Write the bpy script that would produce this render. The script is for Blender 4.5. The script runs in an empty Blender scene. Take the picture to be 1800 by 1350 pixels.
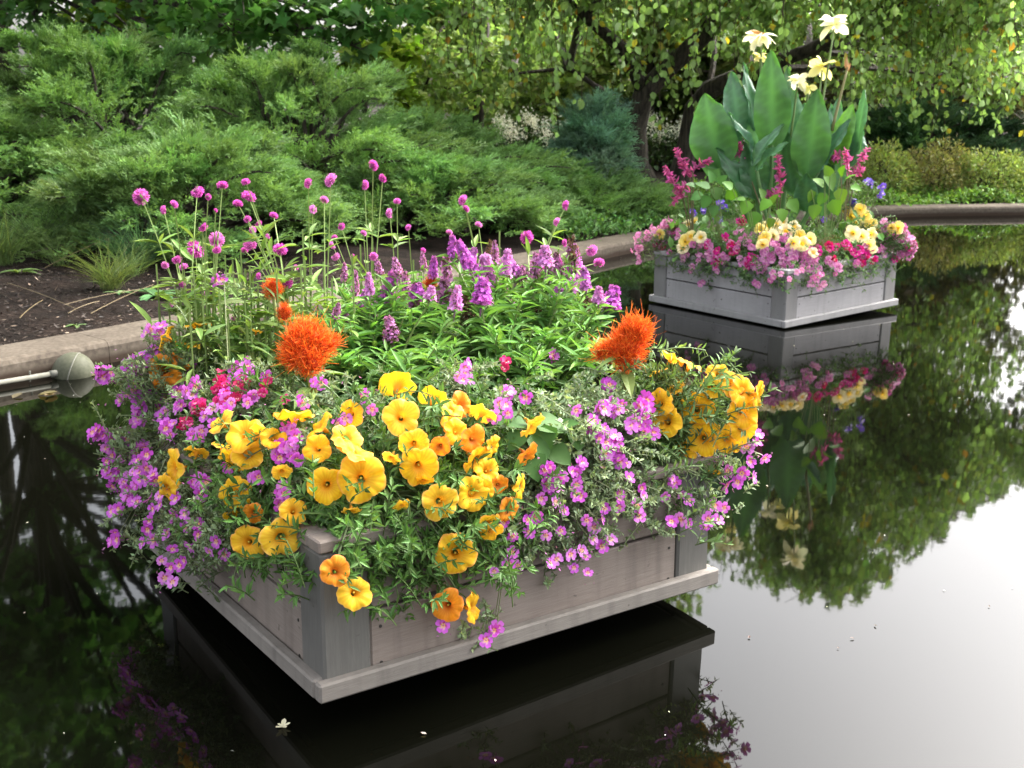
import bpy, math
import numpy as np
from mathutils import Matrix, Vector

rng = np.random.default_rng(11)
SC = bpy.context.scene
COL = SC.collection
PI = math.pi

# ------------------------------------------------------------------ camera
F, PITCH, ROLL, HC = 1950.0, math.radians(14.193), math.radians(0.504), 1.401
_c, _s = math.cos(PITCH), math.sin(PITCH)
R_ = np.array([1., 0, 0]); FW = np.array([0, _c, -_s]); UP = np.array([0, _s, _c])
CR, SR = math.cos(ROLL), math.sin(ROLL)
CAM = np.array([0, 0, HC])
cright = CR * R_ + SR * UP
cup = -SR * R_ + CR * UP
cam_d = bpy.data.cameras.new('camera')
cam = bpy.data.objects.new('camera', cam_d); COL.objects.link(cam)
M = Matrix.Identity(4)
for i in range(3):
    M[i][0] = cright[i]; M[i][1] = cup[i]; M[i][2] = -FW[i]; M[i][3] = CAM[i]
cam.matrix_world = M
cam_d.sensor_width = 36; cam_d.lens = F / 1800 * 36
cam_d.clip_start = .05; cam_d.clip_end = 1500
cam_d.dof.use_dof = True; cam_d.dof.focus_distance = 2.75; cam_d.dof.aperture_fstop = 9.0
SC.camera = cam

# ------------------------------------------------------------------ light
SUN_AZ, SUN_EL = math.radians(53), math.radians(48)
w = bpy.data.worlds.new('World'); SC.world = w; w.use_nodes = True
nt = w.node_tree; nt.nodes.clear()
out = nt.nodes.new('ShaderNodeOutputWorld'); bg = nt.nodes.new('ShaderNodeBackground')
sky = nt.nodes.new('ShaderNodeTexSky'); sky.sky_type = 'NISHITA'; sky.sun_disc = False
sky.sun_elevation = SUN_EL; sky.sun_rotation = SUN_AZ
sky.air_density = 1.0; sky.dust_density = 8.0; sky.ozone_density = 1.0
hs = nt.nodes.new('ShaderNodeHueSaturation'); hs.inputs['Saturation'].default_value = .28
nt.links.new(sky.outputs[0], hs.inputs['Color'])
nt.links.new(hs.outputs[0], bg.inputs[0]); bg.inputs[1].default_value = .15
nt.links.new(bg.outputs[0], out.inputs[0])
sl = bpy.data.lights.new('sun', 'SUN'); sl.energy = .75; sl.angle = math.radians(40); sl.color = (1, .95, .86)
so = bpy.data.objects.new('sun', sl); COL.objects.link(so)
sd = Vector((math.sin(SUN_AZ) * math.cos(SUN_EL), math.cos(SUN_AZ) * math.cos(SUN_EL), math.sin(SUN_EL)))
so.rotation_euler = sd.to_track_quat('Z', 'Y').to_euler()
vs = SC.view_settings
vs.view_transform = 'Standard'; vs.look = 'None'; vs.gamma = 1; vs.exposure = 2.55
vs.use_curve_mapping = False
SC.cycles.max_bounces = 8; SC.cycles.diffuse_bounces = 4; SC.cycles.glossy_bounces = 3
SC.cycles.transmission_bounces = 3; SC.cycles.transparent_max_bounces = 4
SC.cycles.use_denoising = True

# ------------------------------------------------------------------ geometry helpers
def ray(u, v):
    a, b = u - 900., v - 675.
    u0 = CR * a + SR * b; v0 = -SR * a + CR * b
    return R_ * (u0 / F) + FW - UP * (v0 / F)

def at_y(u, v, y):
    d = ray(u, v); return CAM + d * (y / d[1])

def at_z(u, v, z):
    d = ray(u, v); return CAM + d * ((z - HC) / d[2])

def unit(a):
    a = np.asarray(a, float)
    return a / np.maximum(np.linalg.norm(a, axis=-1, keepdims=True), 1e-9)

def frames(d, n):
    """columns x,y,z : y along d, z near n"""
    d = unit(d); n = np.broadcast_to(np.asarray(n, float), d.shape)
    x = unit(np.cross(d, n)); z = np.cross(x, d)
    return np.stack([x, d, z], axis=-1)

def randdir(n):
    return unit(rng.normal(size=(n, 3)))

class Geo:
    def __init__(s): s.V = []; s.T = []; s.C = []; s.M = []; s.n = 0
    def add(s, V, T, C=(1, 1, 1), m=0):
        V = np.asarray(V, float); T = np.asarray(T, np.int64)
        C = np.broadcast_to(np.asarray(C, float), (len(V), 3))
        s.V.append(V); s.T.append(T + s.n); s.C.append(C); s.M.append(np.full(len(T), m)); s.n += len(V)
    def tile(s, proto, Rm, P, S, C, m=0):
        """copies of a proto (V,T,shade) joined: Rm (k,3,3), P (k,3), S (k,) or (k,3), C (k,3)"""
        V, T, sh = proto; k = len(P)
        if k == 0: return
        S = np.asarray(S, float)
        if S.ndim == 1: S = np.repeat(S[:, None], 3, 1)
        W = np.einsum('kij,kvj->kvi', Rm, V[None] * S[:, None, :]) + P[:, None, :]
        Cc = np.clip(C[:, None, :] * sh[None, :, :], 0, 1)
        TT = T[None] + (np.arange(k) * len(V))[:, None, None]
        s.add(W.reshape(-1, 3), TT.reshape(-1, 3), Cc.reshape(-1, 3), m)
    def mesh(s, name, mats, smooth=False):
        V = np.concatenate(s.V); T = np.concatenate(s.T); C = np.concatenate(s.C); Mi = np.concatenate(s.M)
        me = bpy.data.meshes.new(name)
        me.vertices.add(len(V)); me.vertices.foreach_set('co', V.astype(np.float32).ravel())
        me.loops.add(T.size); me.loops.foreach_set('vertex_index', T.astype(np.int32).ravel())
        me.polygons.add(len(T)); me.polygons.foreach_set('loop_start', (np.arange(len(T)) * 3).astype(np.int32))
        me.polygons.foreach_set('loop_total', np.full(len(T), 3, np.int32))
        for mm in (mats if isinstance(mats, (list, tuple)) else [mats]): me.materials.append(mm)
        me.polygons.foreach_set('material_index', Mi.astype(np.int32))
        me.polygons.foreach_set('use_smooth', np.full(len(T), bool(smooth)))
        at = me.color_attributes.new('Col', 'FLOAT_COLOR', 'POINT')
        at.data.foreach_set('color', np.concatenate([C, np.ones((len(C), 1))], 1).astype(np.float32).ravel())
        me.update(calc_edges=True); me.validate()
        return me

def thing(name, label, cat, loc=(0, 0, 0), group=None, kind=None):
    o = bpy.data.objects.new(name, None); COL.objects.link(o)
    o.location = [float(x) for x in loc]; o.empty_display_size = .05
    o['label'] = label; o['category'] = cat
    if group: o['group'] = group
    if kind: o['kind'] = kind
    return o

def origin(o):
    p = np.zeros(3)
    while o is not None:
        p = p + np.array(o.location); o = o.parent
    return p

def part(name, geo, mats, parent=None, smooth=False, kind=None, label=None):
    """one mesh object; geometry given in world coordinates"""
    if parent is not None:
        og = origin(parent); geo.V = [v - og for v in geo.V]
    o = bpy.data.objects.new(name, geo.mesh(name, mats, smooth)); COL.objects.link(o)
    if parent is not None: o.parent = parent
    if kind: o['kind'] = kind
    if label: o['label'] = label
    return o

def inst(name, me, parent, P, Rm, S=1.0):
    """an object of its own that shares mesh data"""
    o = bpy.data.objects.new(name, me); COL.objects.link(o)
    if parent is not None: o.parent = parent; P = np.asarray(P) - origin(parent)
    S = np.broadcast_to(np.asarray(S, float), (3,))
    m = Matrix.Identity(4)
    for i in range(3):
        for j in range(3): m[i][j] = float(Rm[i][j] * S[j])
        m[i][3] = float(P[i])
    o.matrix_basis = m
    return o

def tube(P, r, seg=6, cap=True):
    P = np.asarray(P, float); n = len(P); r = np.broadcast_to(np.asarray(r, float), (n,))
    d = unit(np.gradient(P, axis=0)); ref = np.array([.3, .9, .2]) if abs(d[0][2]) > .8 else np.array([0, 0, 1.])
    x = unit(np.cross(d, ref)); y = np.cross(d, x)
    a = np.linspace(0, 2 * PI, seg, endpoint=False)
    V = P[:, None] + r[:, None, None] * (np.cos(a)[None, :, None] * x[:, None] + np.sin(a)[None, :, None] * y[:, None])
    V = V.reshape(-1, 3); T = []
    for i in range(n - 1):
        for k in range(seg):
            a0 = i * seg + k; a1 = i * seg + (k + 1) % seg
            T += [(a0, a1, a1 + seg), (a0, a1 + seg, a0 + seg)]
    if cap:
        for k in range(1, seg - 1):
            T.append((0, k + 1, k)); b = (n - 1) * seg; T.append((b, b + k, b + k + 1))
    return V, np.array(T)

def bez(p0, p1, p2, n=8):
    t = np.linspace(0, 1, n)[:, None]
    return (1 - t) ** 2 * np.asarray(p0) + 2 * t * (1 - t) * np.asarray(p1) + t ** 2 * np.asarray(p2)

def box_geo(g, O, X, Y, Z, C=(1, 1, 1), bev=.003, m=0):
    """bevelled box from corner O with edge vectors X,Y,Z"""
    O, X, Y, Z = (np.asarray(q, float) for q in (O, X, Y, Z))
    L = [np.linalg.norm(q) for q in (X, Y, Z)]
    f = [min(bev / l, .3) for l in L]
    V = []; idx = {}
    for i in (0, 1):
        for j in (0, 1):
            for k in (0, 1):
                for ax in range(3):
                    t = [i, j, k]
                    p = [(f[q] if t[q] == 0 else 1 - f[q]) for q in range(3)]
                    p[ax] = float(t[ax])
                    idx[(i, j, k, ax)] = len(V)
                    V.append(O + p[0] * X + p[1] * Y + p[2] * Z)
    T = []
    def quad(a, b, c, d): T.extend([(a, b, c), (a, c, d)])
    for ax in range(3):
        o1, o2 = [q for q in range(3) if q != ax]
        for s in (0, 1):
            q = []
            for (aa, bb) in ((0, 0), (1, 0), (1, 1), (0, 1)):
                t = [0, 0, 0]; t[ax] = s; t[o1] = aa; t[o2] = bb
                q.append(idx[(*t, ax)])
            quad(*q)
    for ax in range(3):          # edge bevels
        o1, o2 = [q for q in range(3) if q != ax]
        for a in (0, 1):
            for b in (0, 1):
                t0 = [0, 0, 0]; t0[o1] = a; t0[o2] = b; t1 = list(t0); t1[ax] = 1
                quad(idx[(*t0, o1)], idx[(*t1, o1)], idx[(*t1, o2)], idx[(*t0, o2)])
    for i in (0, 1):
        for j in (0, 1):
            for k in (0, 1): T.append((idx[(i, j, k, 0)], idx[(i, j, k, 1)], idx[(i, j, k, 2)]))
    V = np.array(V); T = np.array(T)
    cen = O + (X + Y + Z) / 2
    n = np.cross(V[T[:, 1]] - V[T[:, 0]], V[T[:, 2]] - V[T[:, 0]])
    flip = np.einsum('ij,ij->i', n, V[T].mean(1) - cen) < 0
    T[flip] = T[flip][:, ::-1]
    g.add(V, T, C, m)

# ------------------------------------------------------------------ materials
def newmat(name):
    m = bpy.data.materials.new(name); m.use_nodes = True
    nt = m.node_tree; b = nt.nodes['Principled BSDF']; return m, nt, b

def N(nt, t, **kw):
    n = nt.nodes.new(t)
    for k, v in kw.items():
        if hasattr(n, k): setattr(n, k, v)
        else: n.inputs[k].default_value = v
    return n

def mat_leaf(name, rough=.5, trans=.3, tint=(1.25, 1.2, .55), spec=.4, noise=0.0, nscale=40.):
    m, nt, b = newmat(name)
    a = N(nt, 'ShaderNodeVertexColor', layer_name='Col')
    col = a.outputs[0]
    if noise:
        tx = N(nt, 'ShaderNodeTexNoise'); tx.inputs['Scale'].default_value = nscale; tx.inputs['Detail'].default_value = 3
        gm = N(nt, 'ShaderNodeNewGeometry'); nt.links.new(gm.outputs['Position'], tx.inputs['Vector'])
        mr = N(nt, 'ShaderNodeMapRange'); mr.inputs[3].default_value = 1 - noise; mr.inputs[4].default_value = 1 + noise
        nt.links.new(tx.outputs[0], mr.inputs[0])
        vm = N(nt, 'ShaderNodeVectorMath', operation='SCALE'); nt.links.new(col, vm.inputs[0]); nt.links.new(mr.outputs[0], vm.inputs['Scale'])
        col = vm.outputs[0]
    nt.links.new(col, b.inputs['Base Color'])
    b.inputs['Roughness'].default_value = rough; b.inputs['Specular IOR Level'].default_value = spec
    if trans:
        tr = N(nt, 'ShaderNodeBsdfTranslucent'); mx = N(nt, 'ShaderNodeMixShader'); mx.inputs[0].default_value = trans
        mu = N(nt, 'ShaderNodeVectorMath', operation='MULTIPLY'); mu.inputs[1].default_value = tint
        nt.links.new(col, mu.inputs[0]); nt.links.new(mu.outputs[0], tr.inputs[0])
        nt.links.new(b.outputs[0], mx.inputs[1]); nt.links.new(tr.outputs[0], mx.inputs[2])
        nt.links.new(mx.outputs[0], nt.nodes['Material Output'].inputs[0])
    return m

M_LEAF = mat_leaf('leaf', .55, .3, spec=.25)
M_TREE = mat_leaf('tree_leaf', .55, .45, tint=(1.1, 1.15, .7), spec=.25)
M_NEEDLE = mat_leaf('needle', .6, .3, tint=(1.2,1.15,.6), spec=.25)
M_CANNA = mat_leaf('canna_leaf', .36, .3, spec=.5, noise=.08, nscale=18)
M_PETAL = mat_leaf('petal', .55, .35, tint=(1.1, 1.05, .9), spec=.2)
M_STEM = mat_leaf('stem', .55, 0.0, spec=.3)
M_BARK = None

def mat_bark():
    m, nt, b = newmat('bark')
    gm = N(nt, 'ShaderNodeNewGeometry')
    mp = N(nt, 'ShaderNodeMapping'); mp.inputs['Scale'].default_value = (9, 9, 1.6)
    nt.links.new(gm.outputs['Position'], mp.inputs[0])
    tx = N(nt, 'ShaderNodeTexNoise'); tx.inputs['Scale'].default_value = 3; tx.inputs['Detail'].default_value = 8
    nt.links.new(mp.outputs[0], tx.inputs['Vector'])
    cr = N(nt, 'ShaderNodeValToRGB'); cr.color_ramp.elements[0].color = (.018, .014, .011, 1); cr.color_ramp.elements[1].color = (.09, .07, .055, 1)
    cr.color_ramp.elements[0].position = .35; cr.color_ramp.elements[1].position = .7
    nt.links.new(tx.outputs[0], cr.inputs[0]); nt.links.new(cr.outputs[0], b.inputs['Base Color'])
    bp = N(nt, 'ShaderNodeBump'); bp.inputs['Strength'].default_value = .8; bp.inputs['Distance'].default_value = .03
    nt.links.new(tx.outputs[0], bp.inputs['Height']); nt.links.new(bp.outputs[0], b.inputs['Normal'])
    b.inputs['Roughness'].default_value = .9
    return m
M_BARK = mat_bark()

def mat_board(name, c0, c1, ax, rough=.75, grain=1.0, bump=.35):
    stain = .88 if '_2' in name else .74
    """weathered composite board, grain along world vector ax"""
    m, nt, b = newmat(name)
    gm = N(nt, 'ShaderNodeNewGeometry')
    vr = N(nt, 'ShaderNodeVectorRotate', rotation_type='Z_AXIS'); vr.inputs['Angle'].default_value = -math.atan2(ax[1], ax[0])
    nt.links.new(gm.outputs['Position'], vr.inputs['Vector'])
    mp = N(nt, 'ShaderNodeMapping'); mp.inputs['Scale'].default_value = (3, 30, 60) if abs(ax[2]) < .5 else (40, 40, 3)
    nt.links.new(vr.outputs[0], mp.inputs[0])
    tx = N(nt, 'ShaderNodeTexNoise'); tx.inputs['Scale'].default_value = 4.5; tx.inputs['Detail'].default_value = 6; tx.inputs['Roughness'].default_value = .65
    nt.links.new(mp.outputs[0], tx.inputs['Vector'])
    bl = N(nt, 'ShaderNodeTexNoise'); bl.inputs['Scale'].default_value = 5; bl.inputs['Detail'].default_value = 4
    nt.links.new(gm.outputs['Position'], bl.inputs['Vector'])
    ad = N(nt, 'ShaderNodeMix', data_type='FLOAT'); ad.inputs[0].default_value = .55
    nt.links.new(tx.outputs[0], ad.inputs[2]); nt.links.new(bl.outputs[0], ad.inputs[3])
    cr = N(nt, 'ShaderNodeValToRGB'); cr.color_ramp.elements[0].color = (*c0, 1); cr.color_ramp.elements[1].color = (*c1, 1)
    cr.color_ramp.elements[0].position = .32; cr.color_ramp.elements[1].position = .68
    nt.links.new(ad.outputs[0], cr.inputs[0])
    # vertical run stains
    mv = N(nt, 'ShaderNodeMapping'); mv.inputs['Scale'].default_value = (22, 22, 1.2); nt.links.new(gm.outputs['Position'], mv.inputs[0])
    ts = N(nt, 'ShaderNodeTexNoise'); ts.inputs['Scale'].default_value = 1.0; ts.inputs['Detail'].default_value = 4; nt.links.new(mv.outputs[0], ts.inputs['Vector'])
    ms_ = N(nt, 'ShaderNodeMapRange'); ms_.inputs[1].default_value = .5; ms_.inputs[2].default_value = .75; ms_.inputs[3].default_value = 1.04; ms_.inputs[4].default_value = stain; nt.links.new(ts.outputs[0], ms_.inputs[0])
    sv = N(nt, 'ShaderNodeVectorMath', operation='SCALE'); nt.links.new(cr.outputs[0], sv.inputs[0]); nt.links.new(ms_.outputs[0], sv.inputs['Scale'])
    # dark scuffs
    sc = N(nt, 'ShaderNodeTexNoise'); sc.inputs['Scale'].default_value = 38; sc.inputs['Detail'].default_value = 2
    nt.links.new(gm.outputs['Position'], sc.inputs['Vector'])
    mr = N(nt, 'ShaderNodeMapRange'); mr.inputs[1].default_value = .69; mr.inputs[2].default_value = .76
    nt.links.new(sc.outputs[0], mr.inputs[0])
    mx = N(nt, 'ShaderNodeMix', data_type='RGBA'); mx.inputs[7].default_value = (.05, .04, .033, 1)
    mk = N(nt, 'ShaderNodeMath', operation='MULTIPLY'); mk.inputs[1].default_value = .7; nt.links.new(mr.outputs[0], mk.inputs[0])
    nt.links.new(mk.outputs[0], mx.inputs[0]); nt.links.new(sv.outputs[0], mx.inputs[6])
    nt.links.new(mx.outputs[2], b.inputs['Base Color'])
    bp = N(nt, 'ShaderNodeBump'); bp.inputs['Strength'].default_value = bump; bp.inputs['Distance'].default_value = .003
    nt.links.new(tx.outputs[0], bp.inputs['Height']); nt.links.new(bp.outputs[0], b.inputs['Normal'])
    b.inputs['Roughness'].default_value = rough; b.inputs['Specular IOR Level'].default_value = .35
    return m

def mat_ramp(name, stops, scale=6, detail=8, rough=.9, bump=.4, bdist=.01, scale2=None):
    m, nt, b = newmat(name)
    gm = N(nt, 'ShaderNodeNewGeometry')
    tx = N(nt, 'ShaderNodeTexNoise'); tx.inputs['Scale'].default_value = scale; tx.inputs['Detail'].default_value = detail; tx.inputs['Roughness'].default_value = .62
    nt.links.new(gm.outputs['Position'], tx.inputs['Vector'])
    src = tx.outputs[0]
    if scale2:
        t2 = N(nt, 'ShaderNodeTexNoise'); t2.inputs['Scale'].default_value = scale2; t2.inputs['Detail'].default_value = 5
        nt.links.new(gm.outputs['Position'], t2.inputs['Vector'])
        mm = N(nt, 'ShaderNodeMix', data_type='FLOAT'); mm.inputs[0].default_value = .5
        nt.links.new(src, mm.inputs[2]); nt.links.new(t2.outputs[0], mm.inputs[3]); src = mm.outputs[0]
    cr = N(nt, 'ShaderNodeValToRGB'); e = cr.color_ramp.elements
    while len(e) < len(stops): e.new(.5)
    for i, (p, c) in enumerate(stops): e[i].position = p; e[i].color = (*c, 1)
    nt.links.new(src, cr.inputs[0]); nt.links.new(cr.outputs[0], b.inputs['Base Color'])
    if bump:
        bp = N(nt, 'ShaderNodeBump'); bp.inputs['Strength'].default_value = bump; bp.inputs['Distance'].default_value = bdist
        nt.links.new(tx.outputs[0], bp.inputs['Height']); nt.links.new(bp.outputs[0], b.inputs['Normal'])
    b.inputs['Roughness'].default_value = rough; b.inputs['Specular IOR Level'].default_value = .12
    return m

def mat_water():
    m, nt, b = newmat('pond_water')
    b.inputs['Base Color'].default_value = (.0016, .0017, .001, 1)
    b.inputs['Roughness'].default_value = .028; b.inputs['IOR'].default_value = 1.33
    gm = N(nt, 'ShaderNodeNewGeometry')
    t1 = N(nt, 'ShaderNodeTexNoise'); t1.inputs['Scale'].default_value = 2.2; t1.inputs['Detail'].default_value = 2
    nt.links.new(gm.outputs['Position'], t1.inputs['Vector'])
    t2 = N(nt, 'ShaderNodeTexNoise'); t2.inputs['Scale'].default_value = 9; t2.inputs['Detail'].default_value = 2
    nt.links.new(gm.outputs['Position'], t2.inputs['Vector'])
    mm = N(nt, 'ShaderNodeMix', data_type='FLOAT'); mm.inputs[0].default_value = .3
    nt.links.new(t1.outputs[0], mm.inputs[2]); nt.links.new(t2.outputs[0], mm.inputs[3])
    bp = N(nt, 'ShaderNodeBump'); bp.inputs['Strength'].default_value = .018; bp.inputs['Distance'].default_value = .02
    nt.links.new(mm.outputs[0], bp.inputs['Height']); nt.links.new(bp.outputs[0], b.inputs['Normal'])
    return m

def col(c, n, j=.15, hue=.06):
    c = np.asarray(c, float)[None] * np.exp(rng.normal(0, j, (n, 1)))
    return np.clip(c * np.exp(rng.normal(0, hue, (n, 3))), 0.002, .95)

# ------------------------------------------------------------------ leaf protos (V, T, shade)
def leaf_proto(wid=.3, fold=.12, curl=.12, n=4, tip=1.0, belly=.45, edge=1.0, mid=1.0):
    """leaf of length 1 along +y, folded along its midrib; z up"""
    t = np.linspace(0, 1, n + 1)
    ww = wid * (t ** belly) * ((1 - t) ** tip); ww = ww / ww.max() * wid / 2
    V = []; S = []
    for i in range(n + 1):
        z = -curl * t[i] ** 2
        V += [(0, t[i], z)]; S.append([mid] * 3)
        V += [(-ww[i], t[i], z + fold * ww[i] * 2), (ww[i], t[i], z + fold * ww[i] * 2)]; S += [[edge] * 3] * 2
    T = []
    for i in range(n):
        a = 3 * i; b = a + 3
        for q in ((a, a + 1, b + 1), (a, b + 1, b), (a, b, b + 2), (a, b + 2, a + 2)):
            p = [V[x] for x in q]
            if np.linalg.norm(np.cross(np.subtract(p[1], p[0]), np.subtract(p[2], p[0]))) > 1e-9: T.append(q)
    return np.array(V, float), np.array(T), np.array(S, float)

P_LANCE = leaf_proto(.24, .25, .16, 4, 1.0, .7, 1.0, 1.25)
P_OVAL = leaf_proto(.62, .12, .14, 3, .62, .5)
P_TREE = leaf_proto(.7, .1, .12, 2, .6, .5)
P_SMALL = leaf_proto(.42, .2, .1, 2, .8, .6)
P_BLADE = leaf_proto(.05, .2, .5, 4, .8, .15)
P_HEART = leaf_proto(.85, .12, .18, 5, .85, .35, 1.0, 1.2)

def maple_proto():
    pts = [(0, 0), (.42, .03), (.32, .22), (.56, .44), (.2, .56), (0, 1.0), (-.2, .56), (-.56, .44), (-.32, .22), (-.42, .03)]
    V = np.array([(0, .3, .03)] + [(x, y, -.12 * (x * x + (y - .3) ** 2) * 2) for x, y in pts])
    n = len(pts); T = [(0, 1 + i, 1 + (i + 1) % n) for i in range(n)]
    return V, np.array(T), np.ones((len(V), 3))
P_MAPLE = maple_proto()

def spray_proto(seed, nodes=6, tw=2, plume=.42):
    """feathery juniper plume, length 1 along +y: an axis with short side twigs of scale leaves"""
    g = np.random.default_rng(seed); V = []; T = []; S = []
    def kite(a, b, wd, nrm, s0, s1):
        d = b - a; x = np.cross(d, nrm); x /= max(np.linalg.norm(x), 1e-6); m = a + d * .2
        i = len(V); V.extend([m - x * wd * 1.25, m + x * wd * 1.25, b]); T.append((i, i + 1, i + 2))
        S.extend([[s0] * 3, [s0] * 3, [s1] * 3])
    for k in range(nodes):
        t = (k + .3) / nodes; base = np.array([.04 * math.sin(5 * t), t * .8, .1 * math.sin(t * 2.6)])
        L = plume * (1 - t * .62)
        for j in range(tw):
            s = (-1) ** (k + j); az = g.uniform(.3, .95)
            d = np.array([s * math.sin(az), math.cos(az), g.normal(.1, .17)]); d /= np.linalg.norm(d)
            tip = base + d * L * g.uniform(.6, 1.1)
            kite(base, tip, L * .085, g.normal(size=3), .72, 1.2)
            mid = base + (tip - base) * .45
            d2 = d + g.normal(0, .5, 3); d2 /= np.linalg.norm(d2)
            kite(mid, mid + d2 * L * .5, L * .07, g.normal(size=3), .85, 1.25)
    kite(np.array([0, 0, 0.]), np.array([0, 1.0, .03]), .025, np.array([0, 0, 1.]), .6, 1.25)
    return np.array(V), np.array(T), np.array(S)
SPRAYS = [spray_proto(i) for i in range(3)]

# ------------------------------------------------------------------ pond, wall, ground
H_W = .125
edge_px = [(0, 633), (133, 609), (244, 589), (560, 528.5), (760, 490.5), (971, 450), (1060, 432.5), (1117, 421), (1250, 397.5), (1400, 377.5), (1500, 368.5), (1620, 364), (1800, 361.7)]
inner = [at_z(u, v, H_W)[:2] for u, v in edge_px]
d0 = unit(inner[0] - inner[3]); d1 = unit(inner[-1] - inner[-3])
L0 = inner[0] + d0 * 5.6
inner = [L0 + np.array([.8, -1.6]), L0] + [inner[0] + d0 * 2.5] + inner + [inner[-1] + d1 * 4, inner[-1] + d1 * 9 + np.array([0, -1.2]), np.array([16.5, 8.]), np.array([15., 2.]), np.array([9., .72]), np.array([3., .7]), np.array([-2.5, .7])]
def closed_spline(P, step=.25):
    P = np.array(P); n = len(P); outp = []
    for i in range(n):
        p0, p1, p2, p3 = P[i - 1], P[i], P[(i + 1) % n], P[(i + 2) % n]
        m = max(2, int(np.linalg.norm(p2 - p1) / step))
        # centripetal-ish tangents limited by neighbouring chord length
        l1 = np.linalg.norm(p2 - p1)
        t1 = unit(p2 - p0) * l1; t2 = unit(p3 - p1) * l1
        for k in range(m):
            t = k / m
            outp.append((2 * t**3 - 3 * t**2 + 1) * p1 + (t**3 - 2 * t**2 + t) * t1 * .9 + (-2 * t**3 + 3 * t**2) * p2 + (t**3 - t**2) * t2 * .9)
    return np.array(outp)
OUT = closed_spline(inner)
area = .5 * np.sum(OUT[:, 0] * np.roll(OUT[:, 1], -1) - np.roll(OUT[:, 0], -1) * OUT[:, 1])
if area < 0: OUT = OUT[::-1]
tan = unit(np.roll(OUT, -1, 0) - np.roll(OUT, 1, 0)); nrm = np.stack([tan[:, 1], -tan[:, 0]], 1)   # outward for CCW
nO = len(OUT)
M_WATER = mat_water()
g = Geo()
g.add([(-12, .2, 0), (18.5, .2, 0), (18.5, 16.5, 0), (-12, 16.5, 0)], [(0, 1, 2), (0, 2, 3)])
water = part('water', g, M_WATER, kind='structure')

M_CONC = mat_ramp('pond_wall_concrete', [(.3, (.05, .04, .031)), (.5, (.09, .074, .057)), (.72, (.142, .119, .094))], 5, 10, .85, .35, .006, 40)
# damp, darker lower part of the wall
_nt = M_CONC.node_tree; _b = _nt.nodes['Principled BSDF']
_cr = [n for n in _nt.nodes if n.type == 'VALTORGB'][0]
_gm = [n for n in _nt.nodes if n.type == 'NEW_GEOMETRY'][0]
_sx = N(_nt, 'ShaderNodeSeparateXYZ'); _nt.links.new(_gm.outputs['Position'], _sx.inputs[0])
_tn = [n for n in _nt.nodes if n.type == 'TEX_NOISE'][0]
_ad = N(_nt, 'ShaderNodeMath', operation='MULTIPLY_ADD'); _ad.inputs[1].default_value = -.06; _nt.links.new(_tn.outputs[0], _ad.inputs[0]); _nt.links.new(_sx.outputs[2], _ad.inputs[2])
_mr = N(_nt, 'ShaderNodeMapRange'); _mr.inputs[1].default_value = .0; _mr.inputs[2].default_value = .035
_nt.links.new(_ad.outputs[0], _mr.inputs[0])
_mx = N(_nt, 'ShaderNodeMix', data_type='RGBA'); _mx.inputs[6].default_value = (.034, .023, .016, 1)
_nt.links.new(_mr.outputs[0], _mx.inputs[0]); _nt.links.new(_cr.outputs[0], _mx.inputs[7]); _nt.links.new(_mx.outputs[2], _b.inputs['Base Color'])

wall = thing('pond_wall', 'low curved concrete wall with worn tan top edging the dark pond', 'wall', (*inner[5], 0))
WT = .34
prof = [(.10, -.06), (.0, -.06), (-.002, .0), (0, H_W - .032), (.012, H_W - .01), (.038, H_W), (WT - .03, H_W + .006), (WT, H_W - .02), (WT, -.1)]
per = 10
for i0 in range(0, nO, per):
    ids = [(i0 + k) % nO for k in range(min(per, nO - i0) + 1)]
    g = Geo(); V = []; last = len(ids) - 1
    for q, i in enumerate(ids):
        sh = tan[i] * (.0015 if q == 0 else (-.0015 if q == last else 0))
        for (o, z) in prof: V.append((*(OUT[i] + nrm[i] * o + sh), z + .0015 * math.sin(i * .7)))
    m = len(prof); T = []
    for q in range(last):
        for k in range(m - 1):
            a = q * m + k; T += [(a, a + m, a + m + 1), (a, a + m + 1, a + 1)]
    for k in range(1, m - 1): T += [(0, k, k + 1), (last * m, last * m + k + 1, last * m + k)]
    g.add(V, T); part('wall_section', g, M_CONC, wall)

M_MULCH = mat_ramp('mulch', [(.25, (.002, .0015, .001)), (.45, (.008, .005, .0035)), (.6, (.021, .0135, .01)), (.78, (.065, .045, .034))], 26, 12, .95, 1.0, .03, 5)
def ground_z(d): return H_W - .035 + .16 * (1 - np.exp(-np.asarray(d) / 3.0))
g = Geo(); rings = []; offs = [WT - .05, .6, 1, 1.6, 2.4, 3.4, 5, 8, 14, 30, 80, 300]
cen = OUT.mean(0)
V = []
for o in offs:
    if o < 3: P = OUT + nrm * o
    else:
        P = OUT + nrm * 2.4 + unit(OUT + nrm * 2.4 - cen) * (o - 2.4)
    z = ground_z(o - WT) + (rng.normal(0, .008, nO) if .5 < o < 6 else 0)
    V.append(np.column_stack([P, np.full(nO, 0) + z]))
T = []
for a in range(len(offs) - 1):
    for i in range(nO):
        j = (i + 1) % nO
        T += [(a * nO + i, (a + 1) * nO + i, (a + 1) * nO + j), (a * nO + i, (a + 1) * nO + j, a * nO + j)]
g.add(np.vstack(V), T)
part('ground', g, M_MULCH, kind='structure', smooth=True)

def gz(x, y):
    p = np.array([x, y]); d = np.min(np.linalg.norm(OUT - p, axis=1)); return float(ground_z(max(d - WT, 0)))

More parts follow.
